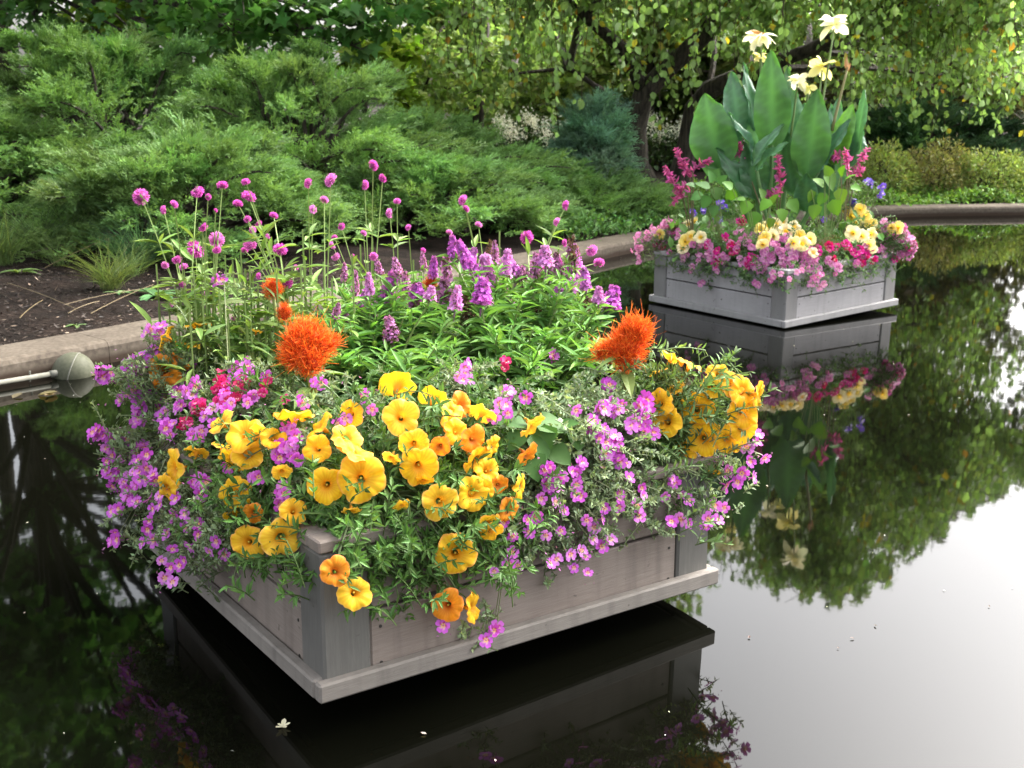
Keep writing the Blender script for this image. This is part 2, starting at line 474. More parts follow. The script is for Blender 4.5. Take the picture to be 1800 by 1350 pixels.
# mulch chips on the bare bed at the left
g = Geo(); k = 9000
idx = [i for i in range(nO) if -4.2 < OUT[i][0] < -.6 and OUT[i][1] > 3.5]
ii = rng.choice(idx, k); off = WT + .02 + rng.random(k) ** 1.0 * 2.3
P = OUT[ii] + nrm[ii] * off[:, None] + tan[ii] * rng.uniform(-.15, .15, (k, 1))
P3 = np.column_stack([P, ground_z(off - WT) + .006])
dd = randdir(k); dd[:, 2] *= .25
cc = np.where(rng.random((k, 1)) < .07, np.array([[.2, .15, .11]]), np.array([[.022, .014, .01]])) * np.exp(rng.normal(0, .55, (k, 1)))
g.tile(leaf_proto(.5, .1, .05, 2, .3, .3), frames(dd, unit(rng.normal(0, .35, (k, 3)) + [0, 0, 1])), P3, np.column_stack([rng.uniform(.012, .03, k), rng.uniform(.015, .06, k), rng.uniform(.01, .03, k)]), cc)
part('mulch_chips', g, M_STEM, kind='stuff')

# ------------------------------------------------------------------ planter boxes
class Planter:
    def __init__(s, x, y, yaw, z, rx, ry):
        cz, sz = math.cos(yaw), math.sin(yaw)
        Z = np.array([[cz, -sz, 0], [sz, cz, 0], [0, 0, 1]])
        X = np.array([[1, 0, 0], [0, math.cos(rx), -math.sin(rx)], [0, math.sin(rx), math.cos(rx)]])
        Y = np.array([[math.cos(ry), 0, math.sin(ry)], [0, 1, 0], [-math.sin(ry), 0, math.cos(ry)]])
        s.R = X @ Y @ Z; s.t = np.array([x, y, z]); s.Rz = Z
    def w(s, p): return np.asarray(p, float) @ s.R.T + s.t
    def l(s, p): return (np.asarray(p, float) - s.t) @ s.R
A = 1.2
PL1 = Planter(-.4154, 2.2549, .6139, .0937, -.0429, -.0086)
PL2 = Planter(1.7583, 7.052, .6589, .0099, .0142, -.0158)

def planter(pl, label, tag):
    cols = dict(bx=((.128, .102, .085), (.213, .178, .152)), po=((.08, .076, .068), (.125, .12, .108)), tr=((.125, .11, .095), (.195, .175, .153))) if tag == 1 else \
           dict(bx=((.215, .206, .206), (.29, .28, .28)), po=((.13, .125, .12), (.18, .175, .17)), tr=((.19, .184, .18), (.26, .252, .248)))
    X, Y, Zv = pl.R[:, 0], pl.R[:, 1], pl.R[:, 2]
    mbx = [mat_board(f'planter_board_{tag}{k}', *cols['bx'], a) for k, a in enumerate((X, Y))]
    mpo = mat_board(f'planter_post_{tag}', *cols['po'], Zv, .5, bump=.12)
    mtr = [mat_board(f'planter_trim_{tag}{k}', *cols['tr'], a, bump=.5) for k, a in enumerate((X, Y))]
    t = thing('planter_box', label, 'planter', pl.w((.6, .6, 0)), 'grey planter boxes standing in the pond')
    def bx(name, o, x, y, z, m, bev=.003):
        g = Geo(); c = pl.w(o)
        box_geo(g, c, X * x, Y * y, Zv * z, bev=bev); part(name, g, m, t)
    w_, tr, th = .12, .0115, .046
    hp = .337
    # posts (proud corner posts)
    for (x, y) in ((0, 0), (A - w_, 0), (0, A - w_), (A - w_, A - w_)): bx('post', (x, y, .004), w_, w_, hp, mpo, .006)
    # planks between the posts, two per side, recessed 6 mm, a shadow gap between them
    for (z0, z1) in ((.006, .176), (.184, hp)):
        for y0 in (.007, A - .007 - .03): bx('plank', (w_ + .002, y0, z0), A - 2 * w_ - .004, .03, z1 - z0, mbx[0], .004)
        for x0 in (.007, A - .007 - .03): bx('plank', (x0, w_ + .002, z0), .03, A - 2 * w_ - .004, z1 - z0, mbx[1], .004)
    # base trim, mitre gap at the corners
    pz = -0.0; o = tr + .012
    bx('base_trim', (-o, -o, pz), A + 2 * o, .03, th, mtr[0], .005)
    bx('base_trim', (-o, A + o - .03, pz), A + 2 * o, .03, th, mtr[0], .005)
    bx('base_trim', (-o - .0015, -o + .0325, pz), .03, A + 2 * o - .065, th, mtr[1], .005)
    bx('base_trim', (A + o - .0285, -o + .0325, pz), .03, A + 2 * o - .065, th, mtr[1], .005)
    # top rail
    zt = hp + .006
    bx('top_rail', (-.004, -.004, zt), A + .008, .06, .03, mbx[0], .004)
    bx('top_rail', (-.004, A - .056, zt), A + .008, .06, .03, mbx[0], .004)
    bx('top_rail', (-.004, .0585, zt), .06, A - .117, .03, mbx[1], .004)
    bx('top_rail', (A - .056, .0585, zt), .06, A - .117, .03, mbx[1], .004)
    # screw heads at the plank ends
    ms = bpy.data.materials.get('screw_head')
    if ms is None:
        ms, n2, b2 = newmat('screw_head'); b2.inputs['Base Color'].default_value = (.05, .045, .04, 1); b2.inputs['Metallic'].default_value = .6; b2.inputs['Roughness'].default_value = .5
    ga = Geo(); V_, T_ = tube(np.array([[0, 0, -.002], [0, 0, .0012]]), .0042, 8); ga.add(V_, T_); me_s = ga.mesh('screw', ms)
    for a_ in (w_ + .028, A - w_ - .028):
        for zz in (.045, .135, .225, .3):
            inst('screw', me_s, t, pl.w((a_, .0068, zz)), pl.R @ np.array([[1, 0, 0], [0, 0, -1], [0, 1, 0]], float))
            inst('screw', me_s, t, pl.w((.0068, a_, zz)), pl.R @ np.array([[0, 0, -1], [1, 0, 0], [0, -1, 0]], float))
    # floor on stub legs that stand in the water, and soil
    md = bpy.data.materials.get('planter_floor')
    if md is None:
        md, n2, b2 = newmat('planter_floor'); b2.inputs['Base Color'].default_value = (.03, .028, .025, 1); b2.inputs['Roughness'].default_value = .8
    bx('floor_panel', (.02, .02, .003), A - .04, A - .04, .02, md)
    if tag == 1:
        for x in (.45, .69):
            for y in (.45, .69): bx('stub_leg', (x, y, -.32), .06, .06, .32, md)
    bx('soil', (.04, .04, .05), A - .08, A - .08, hp - .06, M_MULCH, .01)
    return t
T1 = planter(PL1, 'larger nearer grey-brown planter box full of yellow petunias', 1)
T2 = planter(PL2, 'farther pale grey planter box full of tall cannas', 2)

# ------------------------------------------------------------------ background planting
def dome_juniper(name, label, cx, cy, rx, ry, h, boughs, spr, seed, group, c0=(.16, .29, .088), size=.24, zb=None, lean=(0, 0), flat=.35):
    """spreading juniper: arching boughs from the centre, each carrying feathery plumes"""
    z0 = gz(cx, cy) if zb is None else zb
    t = thing(name, label, 'shrub', (cx, cy, z0), group)
    G = Geo(); B = Geo(); r = np.random.default_rng(seed)
    Ds = []; Ns = []; Ps = []; Ss = []; Cs = []
    for b in range(boughs):
        a = 2 * PI * (b * .618034 + r.uniform(-.05, .05))
        el = float(np.clip(r.choice([.06, .3, .55, .8, 1.08, 1.35]) + .1 * math.sin(a * 3 + seed) + r.normal(0, .06), .02, 1.5))
        k = r.uniform(.82, 1.08)
        tip = np.array([cx + lean[0] * math.sin(el) + rx * k * math.cos(a) * math.cos(el), cy + lean[1] * math.sin(el) + ry * k * math.sin(a) * math.cos(el), z0 + .04 + h * k * math.sin(el)])
        base = np.array([cx + r.normal(0, rx * .1), cy + r.normal(0, ry * .1), z0 + .02])
        ctl = base * .45 + tip * .55; ctl[2] = tip[2] + h * (.10 if el > .5 else .2)
        pts = bez(base, ctl, tip, 9)
        V, T = tube(pts, np.linspace(.03, .006, 9), 5); B.add(V, T, (.05, .035, .025))
        tg = unit(np.gradient(pts, axis=0))
        m = int(spr * .88 * r.uniform(.7, 1.3))
        tt = .4 + .6 * r.random(m) ** .7; f = tt * 8; i0 = np.minimum(f.astype(int), 7); fr = (f - i0)[:, None]
        p = pts[i0] * (1 - fr) + pts[i0 + 1] * fr; d = tg[i0]
        side = unit(np.cross(d, [0, 0, 1.])); upv = np.cross(side, d)
        sp = r.normal(0, .6, (m, 1)); up = r.normal(.22, .22, (m, 1))
        dd = unit(d + side * sp + upv * up + np.array([0, 0, .04]))
        wv = (1 - tt)[:, None] * .5 + .1
        p = p + side * sp * wv * .5 + upv * (r.normal(.02, .035, (m, 1)))
        Ds.append(dd); Ps.append(p); Ns.append(unit(np.array([0, -.25, 1.]) + r.normal(0, .3, (m, 3))))
        Ss.append(size * r.uniform(.5, 1.15, m) * (1 + .5 * (r.random(m) < .05)))
        bc = np.array(c0) * np.exp(r.normal(0, .16)) * np.exp(r.normal(0, .05, 3))
        Cs.append(bc[None] * np.exp(r.normal(0, .14, (m, 1))))
    # outer shell of plumes that knits the boughs into one mass
    m = int(boughs * 7); a = r.uniform(0, 2 * PI, m); el = np.arcsin(r.random(m)) * .97; k = r.uniform(.7, .93, m)
    p = np.column_stack([cx + rx * k * np.cos(a) * np.cos(el), cy + ry * k * np.sin(a) * np.cos(el), z0 + .05 + h * k * np.sin(el)])
    o = np.column_stack([np.cos(a), np.sin(a), np.zeros(m)])
    Ds.append(unit(o + r.normal(0, .45, (m, 3)) * [1, 1, .5] + [.25, 0, .28])); Ps.append(p); Ns.append(unit(np.array([0, -.25, 1.]) + r.normal(0, .3, (m, 3))))
    Ss.append(size * r.uniform(.6, 1.2, m)); Cs.append(np.array(c0)[None] * np.exp(r.normal(0, .16, (m, 1))))
    D, Pp, Nn, S, Cc = (np.concatenate(q) for q in (Ds, Ps, Ns, Ss, Cs))
    which = r.integers(0, 3, len(D))
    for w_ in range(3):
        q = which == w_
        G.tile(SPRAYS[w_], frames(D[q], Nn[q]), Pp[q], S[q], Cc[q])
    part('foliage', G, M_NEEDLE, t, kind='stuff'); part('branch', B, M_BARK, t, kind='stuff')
    return t

JG = 'spreading junipers on the bank'
dome_juniper('juniper_shrub', 'tallest spreading juniper, its arching top touching the dark maple leaves', -4.25, 11.6, 2.45, 1.9, 1.62, 105, 82, 1, JG)
dome_juniper('juniper_shrub', 'broad juniper in the middle of the bank sloping down beside the tallest one', -2.35, 11.6, 2.0, 1.8, 1.5, 92, 82, 2, JG)
dome_juniper('juniper_shrub', 'lower juniper with long pale shoots on its slope towards the weeping tree', -1.1, 12.4, 2.0, 1.6, .92, 76, 78, 3, JG)
dome_juniper('juniper_shrub', 'low front juniper drooping over the bare mulch and grass', -2.75, 9.5, 1.5, 1.2, .78, 74, 76, 4, JG)
dome_juniper('juniper_shrub', 'low juniper behind the lilac spikes, spilling towards the wall top', -.85, 11.1, 1.5, 1.15, .55, 64, 74, 5, JG)
dome_juniper('juniper_shrub', 'lowest juniper mat creeping along the wall towards the farther planter', .55, 12.9, 1.5, 1.2, .4, 56, 66, 6, JG)
dome_juniper('juniper_shrub', 'juniper cut off by the edge of the picture below the brown trunk', -5.2, 10.4, 1.7, 1.5, 1.15, 92, 76, 7, JG)

def cloud_leaves(centers, radii, n, size, c, proto, droop=.3, jit=.2, flat=.8, rg=None, light=None, normal_up=1.0, shell=.0):
    """leaves through the volume of several clumps"""
    r = rg or rng
    centers = np.asarray(centers, float); radii = np.asarray(radii, float)
    vol = radii ** 2; k = r.choice(len(centers), n, p=vol / vol.sum())
    d = unit(r.normal(size=(n, 3))); rad = radii[k] * (shell + (1 - shell) * r.random(n) ** .55)
    P = centers[k] + d * rad[:, None] * np.array([1, 1, flat])
    dirs = unit(r.normal(size=(n, 3)) * np.array([1, 1, .5]) + np.array([0, 0, -droop]) + d * .4)
    nn = unit(r.normal(0, .6, (n, 3)) + np.array([0, 0, normal_up]))
    C = np.asarray(c, float)[None] * np.exp(r.normal(0, jit, (n, 1))) * np.exp(r.normal(0, .07, (n, 3)))
    tone = np.exp(r.normal(0, .12, (len(centers), 1))); C = C * tone[k]
    S = size * r.uniform(.65, 1.25, n)
    return P, frames(dirs, nn), S, np.clip(C, .003, .9)

HOLES = [(30, 785, 46, 95), (240, 1040, 34, 30), (55, 945, 20, 12), (300, 1050, 24, 22), (160, 1250, 30, 14), (205, 1335, 16, 20), (1690, 492, 12, 9), (1788, 560, 20, 26), (20, 1060, 26, 10)]
SIL_U = [1200, 1240, 1300, 1400, 1480, 1560, 1600, 1680, 1760, 1850, 2000, 2300]
SIL_V = [1100, 1045, 1030, 1038, 1058, 1020, 1000, 905, 862, 810, 760, 700]
def in_gap(P):
    """true where a clump would close one of the gaps through which the sky is mirrored in the pond"""
    Q = np.asarray(P) * np.array([1, 1, -1]) - CAM
    dp = Q @ FW; a = Q @ R_ / dp * F; b = -(Q @ UP) / dp * F
    u = 900 + a * CR - b * SR; v = 675 + a * SR + b * CR
    m = (u > 1200) & (v > np.interp(u, SIL_U, SIL_V) + 14 * np.sin(u * .13) + 10 * np.sin(u * .41 + 1))
    for (hu, hv, ru, rv) in HOLES: m |= ((u - hu) / ru) ** 2 + ((v - hv) / rv) ** 2 < 1
    return m

def make_tree(name, label, base, trunks, clumps, radii, n, size, c, proto, group=None, droop=.3, jit=.22, extra=None, seed=1, flat=.75, yellow=.0, normal_up=1.0, smooth_trunk=True, limbs=True, gaps=True, mat=None):
    r = np.random.default_rng(seed); clumps = np.asarray(clumps, float); radii = np.asarray(radii, float)
    if gaps: q = ~in_gap(clumps); clumps, radii = clumps[q], radii[q]
    t = thing(name, label, 'tree', base, group)
    for tr in trunks:
        pts, rr = tr; g = Geo(); V, T = tube(pts, rr, 10)
        V = V + r.normal(0, .008, V.shape); g.add(V, T); part('trunk', g, M_BARK, t, smooth=True)
    if limbs:
        g = Geo(); tips = [np.asarray(tr[0], float) for tr in trunks]; allp = np.concatenate(tips)
        allp = allp[len(allp) // 3:] if len(trunks) == 1 else allp
        for cc, rad in zip(clumps, radii):
            cc = np.asarray(cc, float); dist = np.linalg.norm(allp - cc, axis=1); p0 = allp[np.argmin(dist + np.where(allp[:, 2] > cc[2] + .3, 2, 0))]
            mid = (p0 + cc) / 2 + r.normal(0, .15, 3) + np.array([0, 0, .25])
            V, T = tube(bez(p0, mid, cc, 7), np.linspace(min(.06, .02 + .02 * np.linalg.norm(cc - p0)), .008, 7), 5); g.add(V, T)
            for _ in range(5):
                e = cc + unit(r.normal(size=3)) * rad * .75
                if gaps and in_gap(e[None])[0]: continue
                V, T = tube(bez(cc, (cc + e) / 2 + r.normal(0, .06, 3), e, 4), np.linspace(.012, .003, 4), 4); g.add(V, T)
        part('branch', g, M_BARK, t, kind='stuff')
    P, Rm, S, C = cloud_leaves(clumps, radii, n, size, c, proto, droop, jit, flat, r, normal_up=normal_up)
    if yellow:
        q = r.random(len(P)) < yellow; C[q] = np.array([.42, .3, .03]) * np.exp(r.normal(0, .3, (q.sum(), 1)))
    if gaps: q = ~in_gap(P); P, Rm, S, C = P[q], Rm[q], S[q], C[q]
    G = Geo(); G.tile(proto, Rm, P, S, C)
    if extra is not None: extra(G, r)
    part('crown', G, mat or M_TREE, t, kind='stuff')
    return t

# --- maple hanging over the junipers from the left
r = np.random.default_rng(5)
def pix_clumps(items):
    """(u, v, depth, radius) -> clump centres"""
    return np.array([at_y(u, v, y) for (u, v, y, _) in items]), np.array([q[3] for q in items])
mb = at_y(8, 300, 15.0); mb[2] = gz(mb[0], mb[1])
mtop = mb + np.array([.3, .5, 9.0])
low = [(-80, -40, 13.5, 1.0), (60, 20, 14.5, .7), (70, 60, 15, .5), (200, -55, 13, .7), (330, -10, 12.5, .55), (420, -20, 12.3, .6), (480, 20, 12.6, .45), (560, -10, 12.5, .6),
       (640, -50, 12.8, .7), (410, 55, 12.8, .35), (330, 40, 13, .35), (520, 55, 12.7, .35), (590, 40, 12.6, .35), (640, 40, 12.9, .4), (290, 25, 13.4, .35), (100, 95, 15.2, .5), (150, 85, 15.4, .45), (200, 75, 15, .4), (260, 80, 14.6, .4), (320, 85, 14.4, .4), (370, 80, 14.2, .4), (430, 90, 14, .35), (490, 95, 14, .35), (540, 80, 13.6, .3), (240, 60, 15.5, .35), (620, 80, 12.8, .22), (570, 75, 12.5, .22), (700, 10, 13.2, .5)]
pc, pr = pix_clumps(low)
hi = []
for k in range(64):
    a = r.uniform(0, 2 * PI); rad = 4.6 * math.sqrt(r.random()); z = r.uniform(3.6, 11)
    f = max(.25, 1 - ((z - 6) / 6) ** 2 * .8)
    hi.append((mtop[0] + .6 + rad * f * math.cos(a), mb[1] + 1.2 + rad * f * .8 * math.sin(a), z))
for k in range(26): hi.append((r.uniform(-6.5, .4), r.uniform(14.2, 16.5), r.uniform(3.2, 8.5)))
for k in range(22): hi.append((r.uniform(-6.2, -1.2), r.uniform(7.2, 10.4), r.uniform(3.3, 5.4)))
pc = np.vstack([pc, np.array(hi)]); pr = np.concatenate([pr, r.uniform(.75, 1.1, len(hi))])
tr = bez(mb, mb + np.array([-.15, 0, 4]), mtop, 10)
make_tree('maple_tree', 'large dark green maple whose leafy lower boughs hang over the junipers', mb, [(tr, np.linspace(.3, .09, 10))], pc, pr, 31000, .165, (.1, .22, .055), P_MAPLE, droop=.35, seed=3, flat=.7)

# yellow-green maple sprays in the light (their own young tree behind)
ym = at_y(640, 300, 15.5); ym[2] = gz(ym[0], ym[1])
c2 = [(640, 95, 14.2, .3), (665, 120, 14.2, .25), (610, 110, 14.4, .15), (215, 25, 17, .55), (160, 35, 17, .45), (270, 15, 17, .4), (700, 90, 15, .4), (300, -20, 17, .6), (690, 150, 15, .3), (720, 190, 15, .3)]
pc, pr = pix_clumps(c2)
make_tree('young_maple', 'young maple with lit yellow green leaves between the dark maple and the grey wall', ym, [(bez(ym, ym + np.array([.1, 0, 1.4]), ym + np.array([-.2, .3, 4]), 8), np.linspace(.06, .02, 8))], pc, pr, 2600, .15, (.24, .35, .04), P_MAPLE, seed=8, droop=.3)

# --- slender tree with fine hanging foliage in the middle
sb = at_y(838, 250, 17.0); sb[2] = gz(sb[0], sb[1])
c3 = [(760 + r.uniform(-90, 130), r.uniform(-30, 215), r.uniform(15.5, 18.5), r.uniform(.3, .6)) for _ in range(30)]
pc, pr = pix_clumps(c3)
hi = np.array([(sb[0] + r.normal(0, 1.8), sb[1] + r.normal(0, 1.5), r.uniform(5, 8.5)) for _ in range(14)])
pc = np.vstack([pc, hi]); pr = np.concatenate([pr, r.uniform(.7, 1.1, len(hi))])
make_tree('slender_tree', 'slender tree with fine light green foliage left of the weeping tree', sb, [(bez(sb, sb + np.array([.1, 0, 3]), sb + np.array([.1, .2, 8]), 9), np.linspace(.09, .03, 9))], pc, pr, 20000, .12, (.27, .38, .11), P_TREE, droop=.5, seed=12)

# --- weeping tree: two leaning trunks, arching limbs, hanging leafy strands
wb = at_z(1135, 345, .2)
yb = wb[1]
def pl_(pts): return np.array([at_y(u, v, y) for (u, v, y) in pts])
t1 = pl_([(1140, 350, yb), (1118, 290, yb), (1116, 225, yb - .05), (1133, 165, yb - .15), (1172, 120, yb - .3), (1240, 60, yb - .5), (1330, -40, yb - .6), (1400, -160, yb - .4)])
t2 = pl_([(1185, 352, yb + .5), (1206, 270, yb + .5), (1218, 190, yb + .45), (1245, 158, yb + .3), (1320, 125, yb + .1), (1420, 90, yb - .2), (1540, 30, yb - .4), (1620, -40, yb - .2)])
t3 = pl_([(1133, 165, yb - .15), (1100, 90, yb - .4), (1030, 30, yb - .8), (960, -60, yb - 1.0), (880, -170, yb - 1.2)])
t4 = pl_([(1110, 215, yb + .1), (1075, 170, yb + .3), (1000, 120, yb + .4), (900, 130, yb + .5)])
trunks = [(t1, np.array([.23, .18, .155, .14, .13, .11, .085, .05])), (t2, np.array([.19, .15, .13, .12, .11, .09, .07, .04])), (t3, np.array([.1, .08, .06, .045, .03])), (t4, np.array([.05, .04, .03, .015]))]
def strand_leaves(G, r):
    limbs_pts = np.concatenate([t1[4:], t2[4:], t3])
    starts = []
    # arching tips all round the crown from which strands hang
    for k in range(230):
        u = r.uniform(800, 1900); y = r.uniform(11.8, 17.5)
        v_low = np.interp(u, [800, 960, 1050, 1150, 1250, 1400, 1540, 1700, 1900], [150, 150, 130, 120, 100, 150, 165, 180, 200]) * (1 if y < 14 else 1.12)
        top = at_y(u, v_low - r.uniform(60, 330), y); L = r.uniform(.35, 1.15)
        starts.append((top, L))
    for k in range(420):                                     # crown above the frame
        a = r.uniform(0, 2 * PI); rr = 4.3 * math.sqrt(r.random())
        x = 3.3 + rr * math.cos(a); y = yb - 1.6 + rr * .75 * math.sin(a)
        ztop = 6.1 - .13 * ((x - 3.1) ** 2) - .03 * (y - yb + 1.6) ** 2
        starts.append((np.array([x, y, r.uniform(2.4, max(2.6, ztop))]), r.uniform(.4, 1.0)))
    Pd = []; Dd = []; Cd = []; Sd = []
    for top, L in starts:
        n = int(L * 26); sway = r.normal(0, .12, 2)
        t = np.sort(r.random(n)); pts = top + np.column_stack([sway[0] * t + .03 * np.sin(t * 7), sway[1] * t, -t * L])
        if in_gap(pts[[0, -1]]).any(): continue
        V, T = tube(np.vstack([top + np.array([r.normal(0, .2), r.normal(0, .2), .12]), pts[[0, n // 2, -1]]]), .004, 3, False); G.add(V, T, (.06, .04, .025))
        Pd.append(pts + r.normal(0, .035, (n, 3))); dd = r.normal(0, .5, (n, 3)); dd[:, 2] -= .9; Dd.append(dd)
        tone = np.array([.21, .33, .095]) * math.exp(r.normal(0, .2))
        cc = tone[None] * np.exp(r.normal(0, .22, (n, 1)))
        q = r.random(n); cc[q < .07] = (.3, .27, .03); cc[q < .006] = (.5, .25, .03); cc[q > .86] = (.26, .36, .16)
        Cd.append(cc); Sd.append(r.uniform(.055, .115, n))
    Pd, Dd, Cd, Sd = (np.concatenate(q) for q in (Pd, Dd, Cd, Sd))
    q = ~in_gap(Pd); Pd, Dd, Cd, Sd = Pd[q], Dd[q], Cd[q], Sd[q]
    Nn = unit(r.normal(0, .6, (len(Pd), 3)) + np.array([.1, -.8, .3]))
    G.tile(P_OVAL, frames(Dd, Nn), Pd, Sd, Cd)
cl = []
for k in range(46):
    a = r.uniform(0, 2 * PI); rr = 3.9 * math.sqrt(r.random()); x = 3.3 + rr * math.cos(a); y = yb - 1.2 + rr * .7 * math.sin(a)
    cl.append((x, y, r.uniform(2.6, 5.3 - .1 * (x - 3.1) ** 2)))
for (u, v, y) in [(1500, 60, 16.5), (1600, 100, 17), (1700, 110, 17), (1780, 60, 16), (1420, 40, 16.5), (1650, 30, 16), (1560, 130, 17.5), (1760, 150, 17.6), (1300, 60, 17.5), (1230, 30, 16.5), (980, 60, 17.5), (900, 90, 18), (1060, 40, 16.5)]:
    cl.append(at_y(u, v, y))
cl = np.array(cl); cr_ = np.concatenate([r.uniform(.6, .95, 46), r.uniform(.45, .65, 13)])
make_tree('weeping_tree', 'weeping tree with two leaning dark trunks and hanging yellowing leaves over the pond', wb, trunks, cl, cr_, 48000, .105, (.185, .285, .08), P_TREE, droop=.9, extra=strand_leaves, seed=21, yellow=.015)

# --- trees closing the view far behind
def back_tree(label, x, y, h, rad, c, seed, n=7000, size=.235, lo=1.0):
    r = np.random.default_rng(seed)
    b = np.array([x, y, gz(x, y)]); k = 26
    cl = np.array([(x + r.normal(0, rad * .42), y + r.normal(0, rad * .3), b[2] + lo + (h - lo) * r.random() ** .9) for _ in range(k)])
    make_tree('background_tree', label, b, [(bez(b, b + np.array([.2, 0, h * .5]), b + np.array([-.1, 0, h * .9]), 8), np.linspace(.2, .05, 8))], cl, r.uniform(.9, 1.5, k), n, size, c, P_TREE, 'trees closing the view behind the garden', seed=seed, droop=.2, jit=.28)
back_tree('dark leafy tree far behind the left edge of the tallest juniper', -9.2, 19, 12, 3.6, (.13, .23, .06), 31, lo=.2)
back_tree('dense green tree behind the maple trunk and the tallest juniper', -5.2, 21, 13, 3.6, (.14, .25, .065), 32, lo=.2)
back_tree('brighter green tree seen through the slender tree', -.9, 23, 8, 2.6, (.26, .36, .12), 33, lo=2.2)
back_tree('olive tree behind the weeping trunks', 2.6, 23, 7, 2.8, (.2, .25, .07), 34, lo=1.6)
back_tree('shaded brownish tree behind the right end of the hedge', 7.9, 21.5, 6.2, 2.7, (.075, .07, .03), 35, lo=.3)
back_tree('olive green tree behind the dark spreading yew', 5.1, 23, 6, 2.8, (.13, .17, .055), 36, lo=.4)

back_tree('tall dark shrub closing the gap behind the leaning trunks', 3.4, 24.5, 3.6, 2.2, (.12, .19, .055), 37, 8000, .2, lo=.1)
back_tree('tall olive shrub behind the blue conifer and white flowers', .9, 26, 3.2, 1.8, (.19, .27, .08), 38, 7000, .2, lo=.1)
back_tree('leafy tree beyond the right edge of the hedge', 11.5, 20, 6.5, 3.0, (.085, .12, .034), 39, 10000, .22, lo=.3)
back_tree('shaded tree far behind the right end of the pond wall', 9.4, 25, 7, 3.0, (.07, .085, .03), 40, 9000, .22, lo=.3)
# --- blue-green feathery conifer and far plants
c = at_y(1040, 360, 13.5)
dome_juniper('blue_conifer', 'soft blue green feathery conifer in front of the leaning trunks', c[0], 13.5, .55, .5, 1.2, 46, 60, 41, None, c0=(.2, .36, .24), size=.26)
c = at_y(1600, 300, 19.5)
dome_juniper('dark_yew', 'dark spreading yew in the shade behind the right hedge', c[0], 19.5, 2.3, 1.2, 1.15, 60, 32, 42, None, c0=(.05, .11, .045), size=.45)

def bush(name, label, cx, cy, rx, ry, h, n, size, c, proto, seed, group=None, twigs=0, cat='shrub', jit=.25, tops=None):
    r = np.random.default_rng(seed); z0 = gz(cx, cy); t = thing(name, label, cat, (cx, cy, z0), group)
    G = Geo(); a = r.uniform(0, 2 * PI, n); rr = r.random(n) ** .5; P = np.column_stack([cx + rx * rr * np.cos(a), cy + ry * rr * np.sin(a), np.zeros(n)])
    lump = 1 + .16 * np.sin(P[:, 0] * 6 + seed) * np.cos(P[:, 1] * 5 + seed) + .12 * np.sin(P[:, 0] * 15 + P[:, 1] * 11)
    P[:, 2] = z0 + h * np.sqrt(np.maximum(1 - rr ** 2, .02)) * lump * (r.random(n) ** .4)
    d = unit(np.column_stack([P[:, 0] - cx, P[:, 1] - cy, (P[:, 2] - z0) * 1.2]) * .8 + r.normal(0, .5, (n, 3)))
    C = np.asarray(c)[None] * np.exp(r.normal(0, jit, (n, 1))) * np.exp(r.normal(0, .08, (n, 3)))
    G.tile(proto, frames(d, unit(r.normal(0, .7, (n, 3)) + [0, -.2, 1])), P, size * r.uniform(.6, 1.3, n), np.clip(C, .003, .9))
    B = Geo()
    for k in range(twigs or 8):
        a = r.uniform(0, 2 * PI); e = r.uniform(.2, 1.4); b = np.array([cx + r.normal(0, rx * .2), cy + r.normal(0, ry * .2), z0])
        tp = np.array([cx + rx * 1.02 * math.cos(a) * math.cos(e), cy + ry * math.sin(a) * math.cos(e), z0 + h * 1.06 * math.sin(e)])
        V, T = tube(bez(b, (b + tp) / 2 + [0, 0, h * .3], tp, 6), np.linspace(.012, .003, 6), 4); B.add(V, T)
    part('branch', B, M_BARK, t, kind='stuff'); part('foliage', G, M_LEAF, t, kind='stuff')
    if tops is not None: tops(t, r, z0)
    return t

HG = 'brownish hedge shrubs along the far wall'
for k, (u, lab) in enumerate([(1545, 'olive brown hedge shrub just right of the canna leaves'), (1640, 'reddish olive hedge shrub below the dark yew'), (1735, 'olive hedge shrub with arching twigs nearer the right edge'), (1840, 'hedge shrub cut by the right edge of the picture')]):
    p = at_y(u, 330, 16.1 + .15 * (k % 2))
    bush('hedge_shrub', lab, p[0], p[1], .62, .55, .72 + .05 * (k % 2), 4600, .06, [(.23, .29, .085), (.25, .25, .095), (.22, .29, .085), (.2, .27, .075)][k], P_SMALL, 50 + k, HG, 26)
# ground cover between the far wall and the hedge, and under the weeping trunks
def cover(name, pts, n, size, c, seed, hmax):
    r = np.random.default_rng(seed); G = Geo(); i = r.integers(0, len(pts), n); P = pts[i] + r.normal(0, .12, (n, 3)) * [1, 1, 0]
    b = hmax * (.55 + .45 * np.sin(P[:, 0] * 4 + 1) * np.sin(P[:, 1] * 5)); P[:, 2] += b * r.random(n) ** .6
    C = np.asarray(c)[None] * np.exp(r.normal(0, .3, (n, 1))) * np.exp(r.normal(0, .08, (n, 3)))
    G.tile(P_SMALL, frames(unit(r.normal(0, 1, (n, 3)) + [0, -.3, .3]), unit(r.normal(0, .5, (n, 3)) + [0, -.1, 1])), P, size * r.uniform(.6, 1.4, n), np.clip(C, .003, .9))
    part(name, G, M_LEAF, kind='stuff')
pts = []
for i in range(nO):
    if 3.2 < OUT[i][0] < 8.5 and OUT[i][1] > 12: pts += [(*(OUT[i] + nrm[i] * o), ground_z(o - WT)) for o in (.45, .65, .85, 1.05, 1.3, 1.6, 1.9, 2.3)]
cover('ground_cover', np.array(pts), 15000, .065, (.13, .25, .05), 61, .26)
pts = []
for i in range(nO):
    if .9 < OUT[i][0] < 3.4 and OUT[i][1] > 9: pts += [(*(OUT[i] + nrm[i] * o), ground_z(o - WT)) for o in (.45, .7, 1., 1.4, 1.9, 2.6, 3.3, 4.2)]
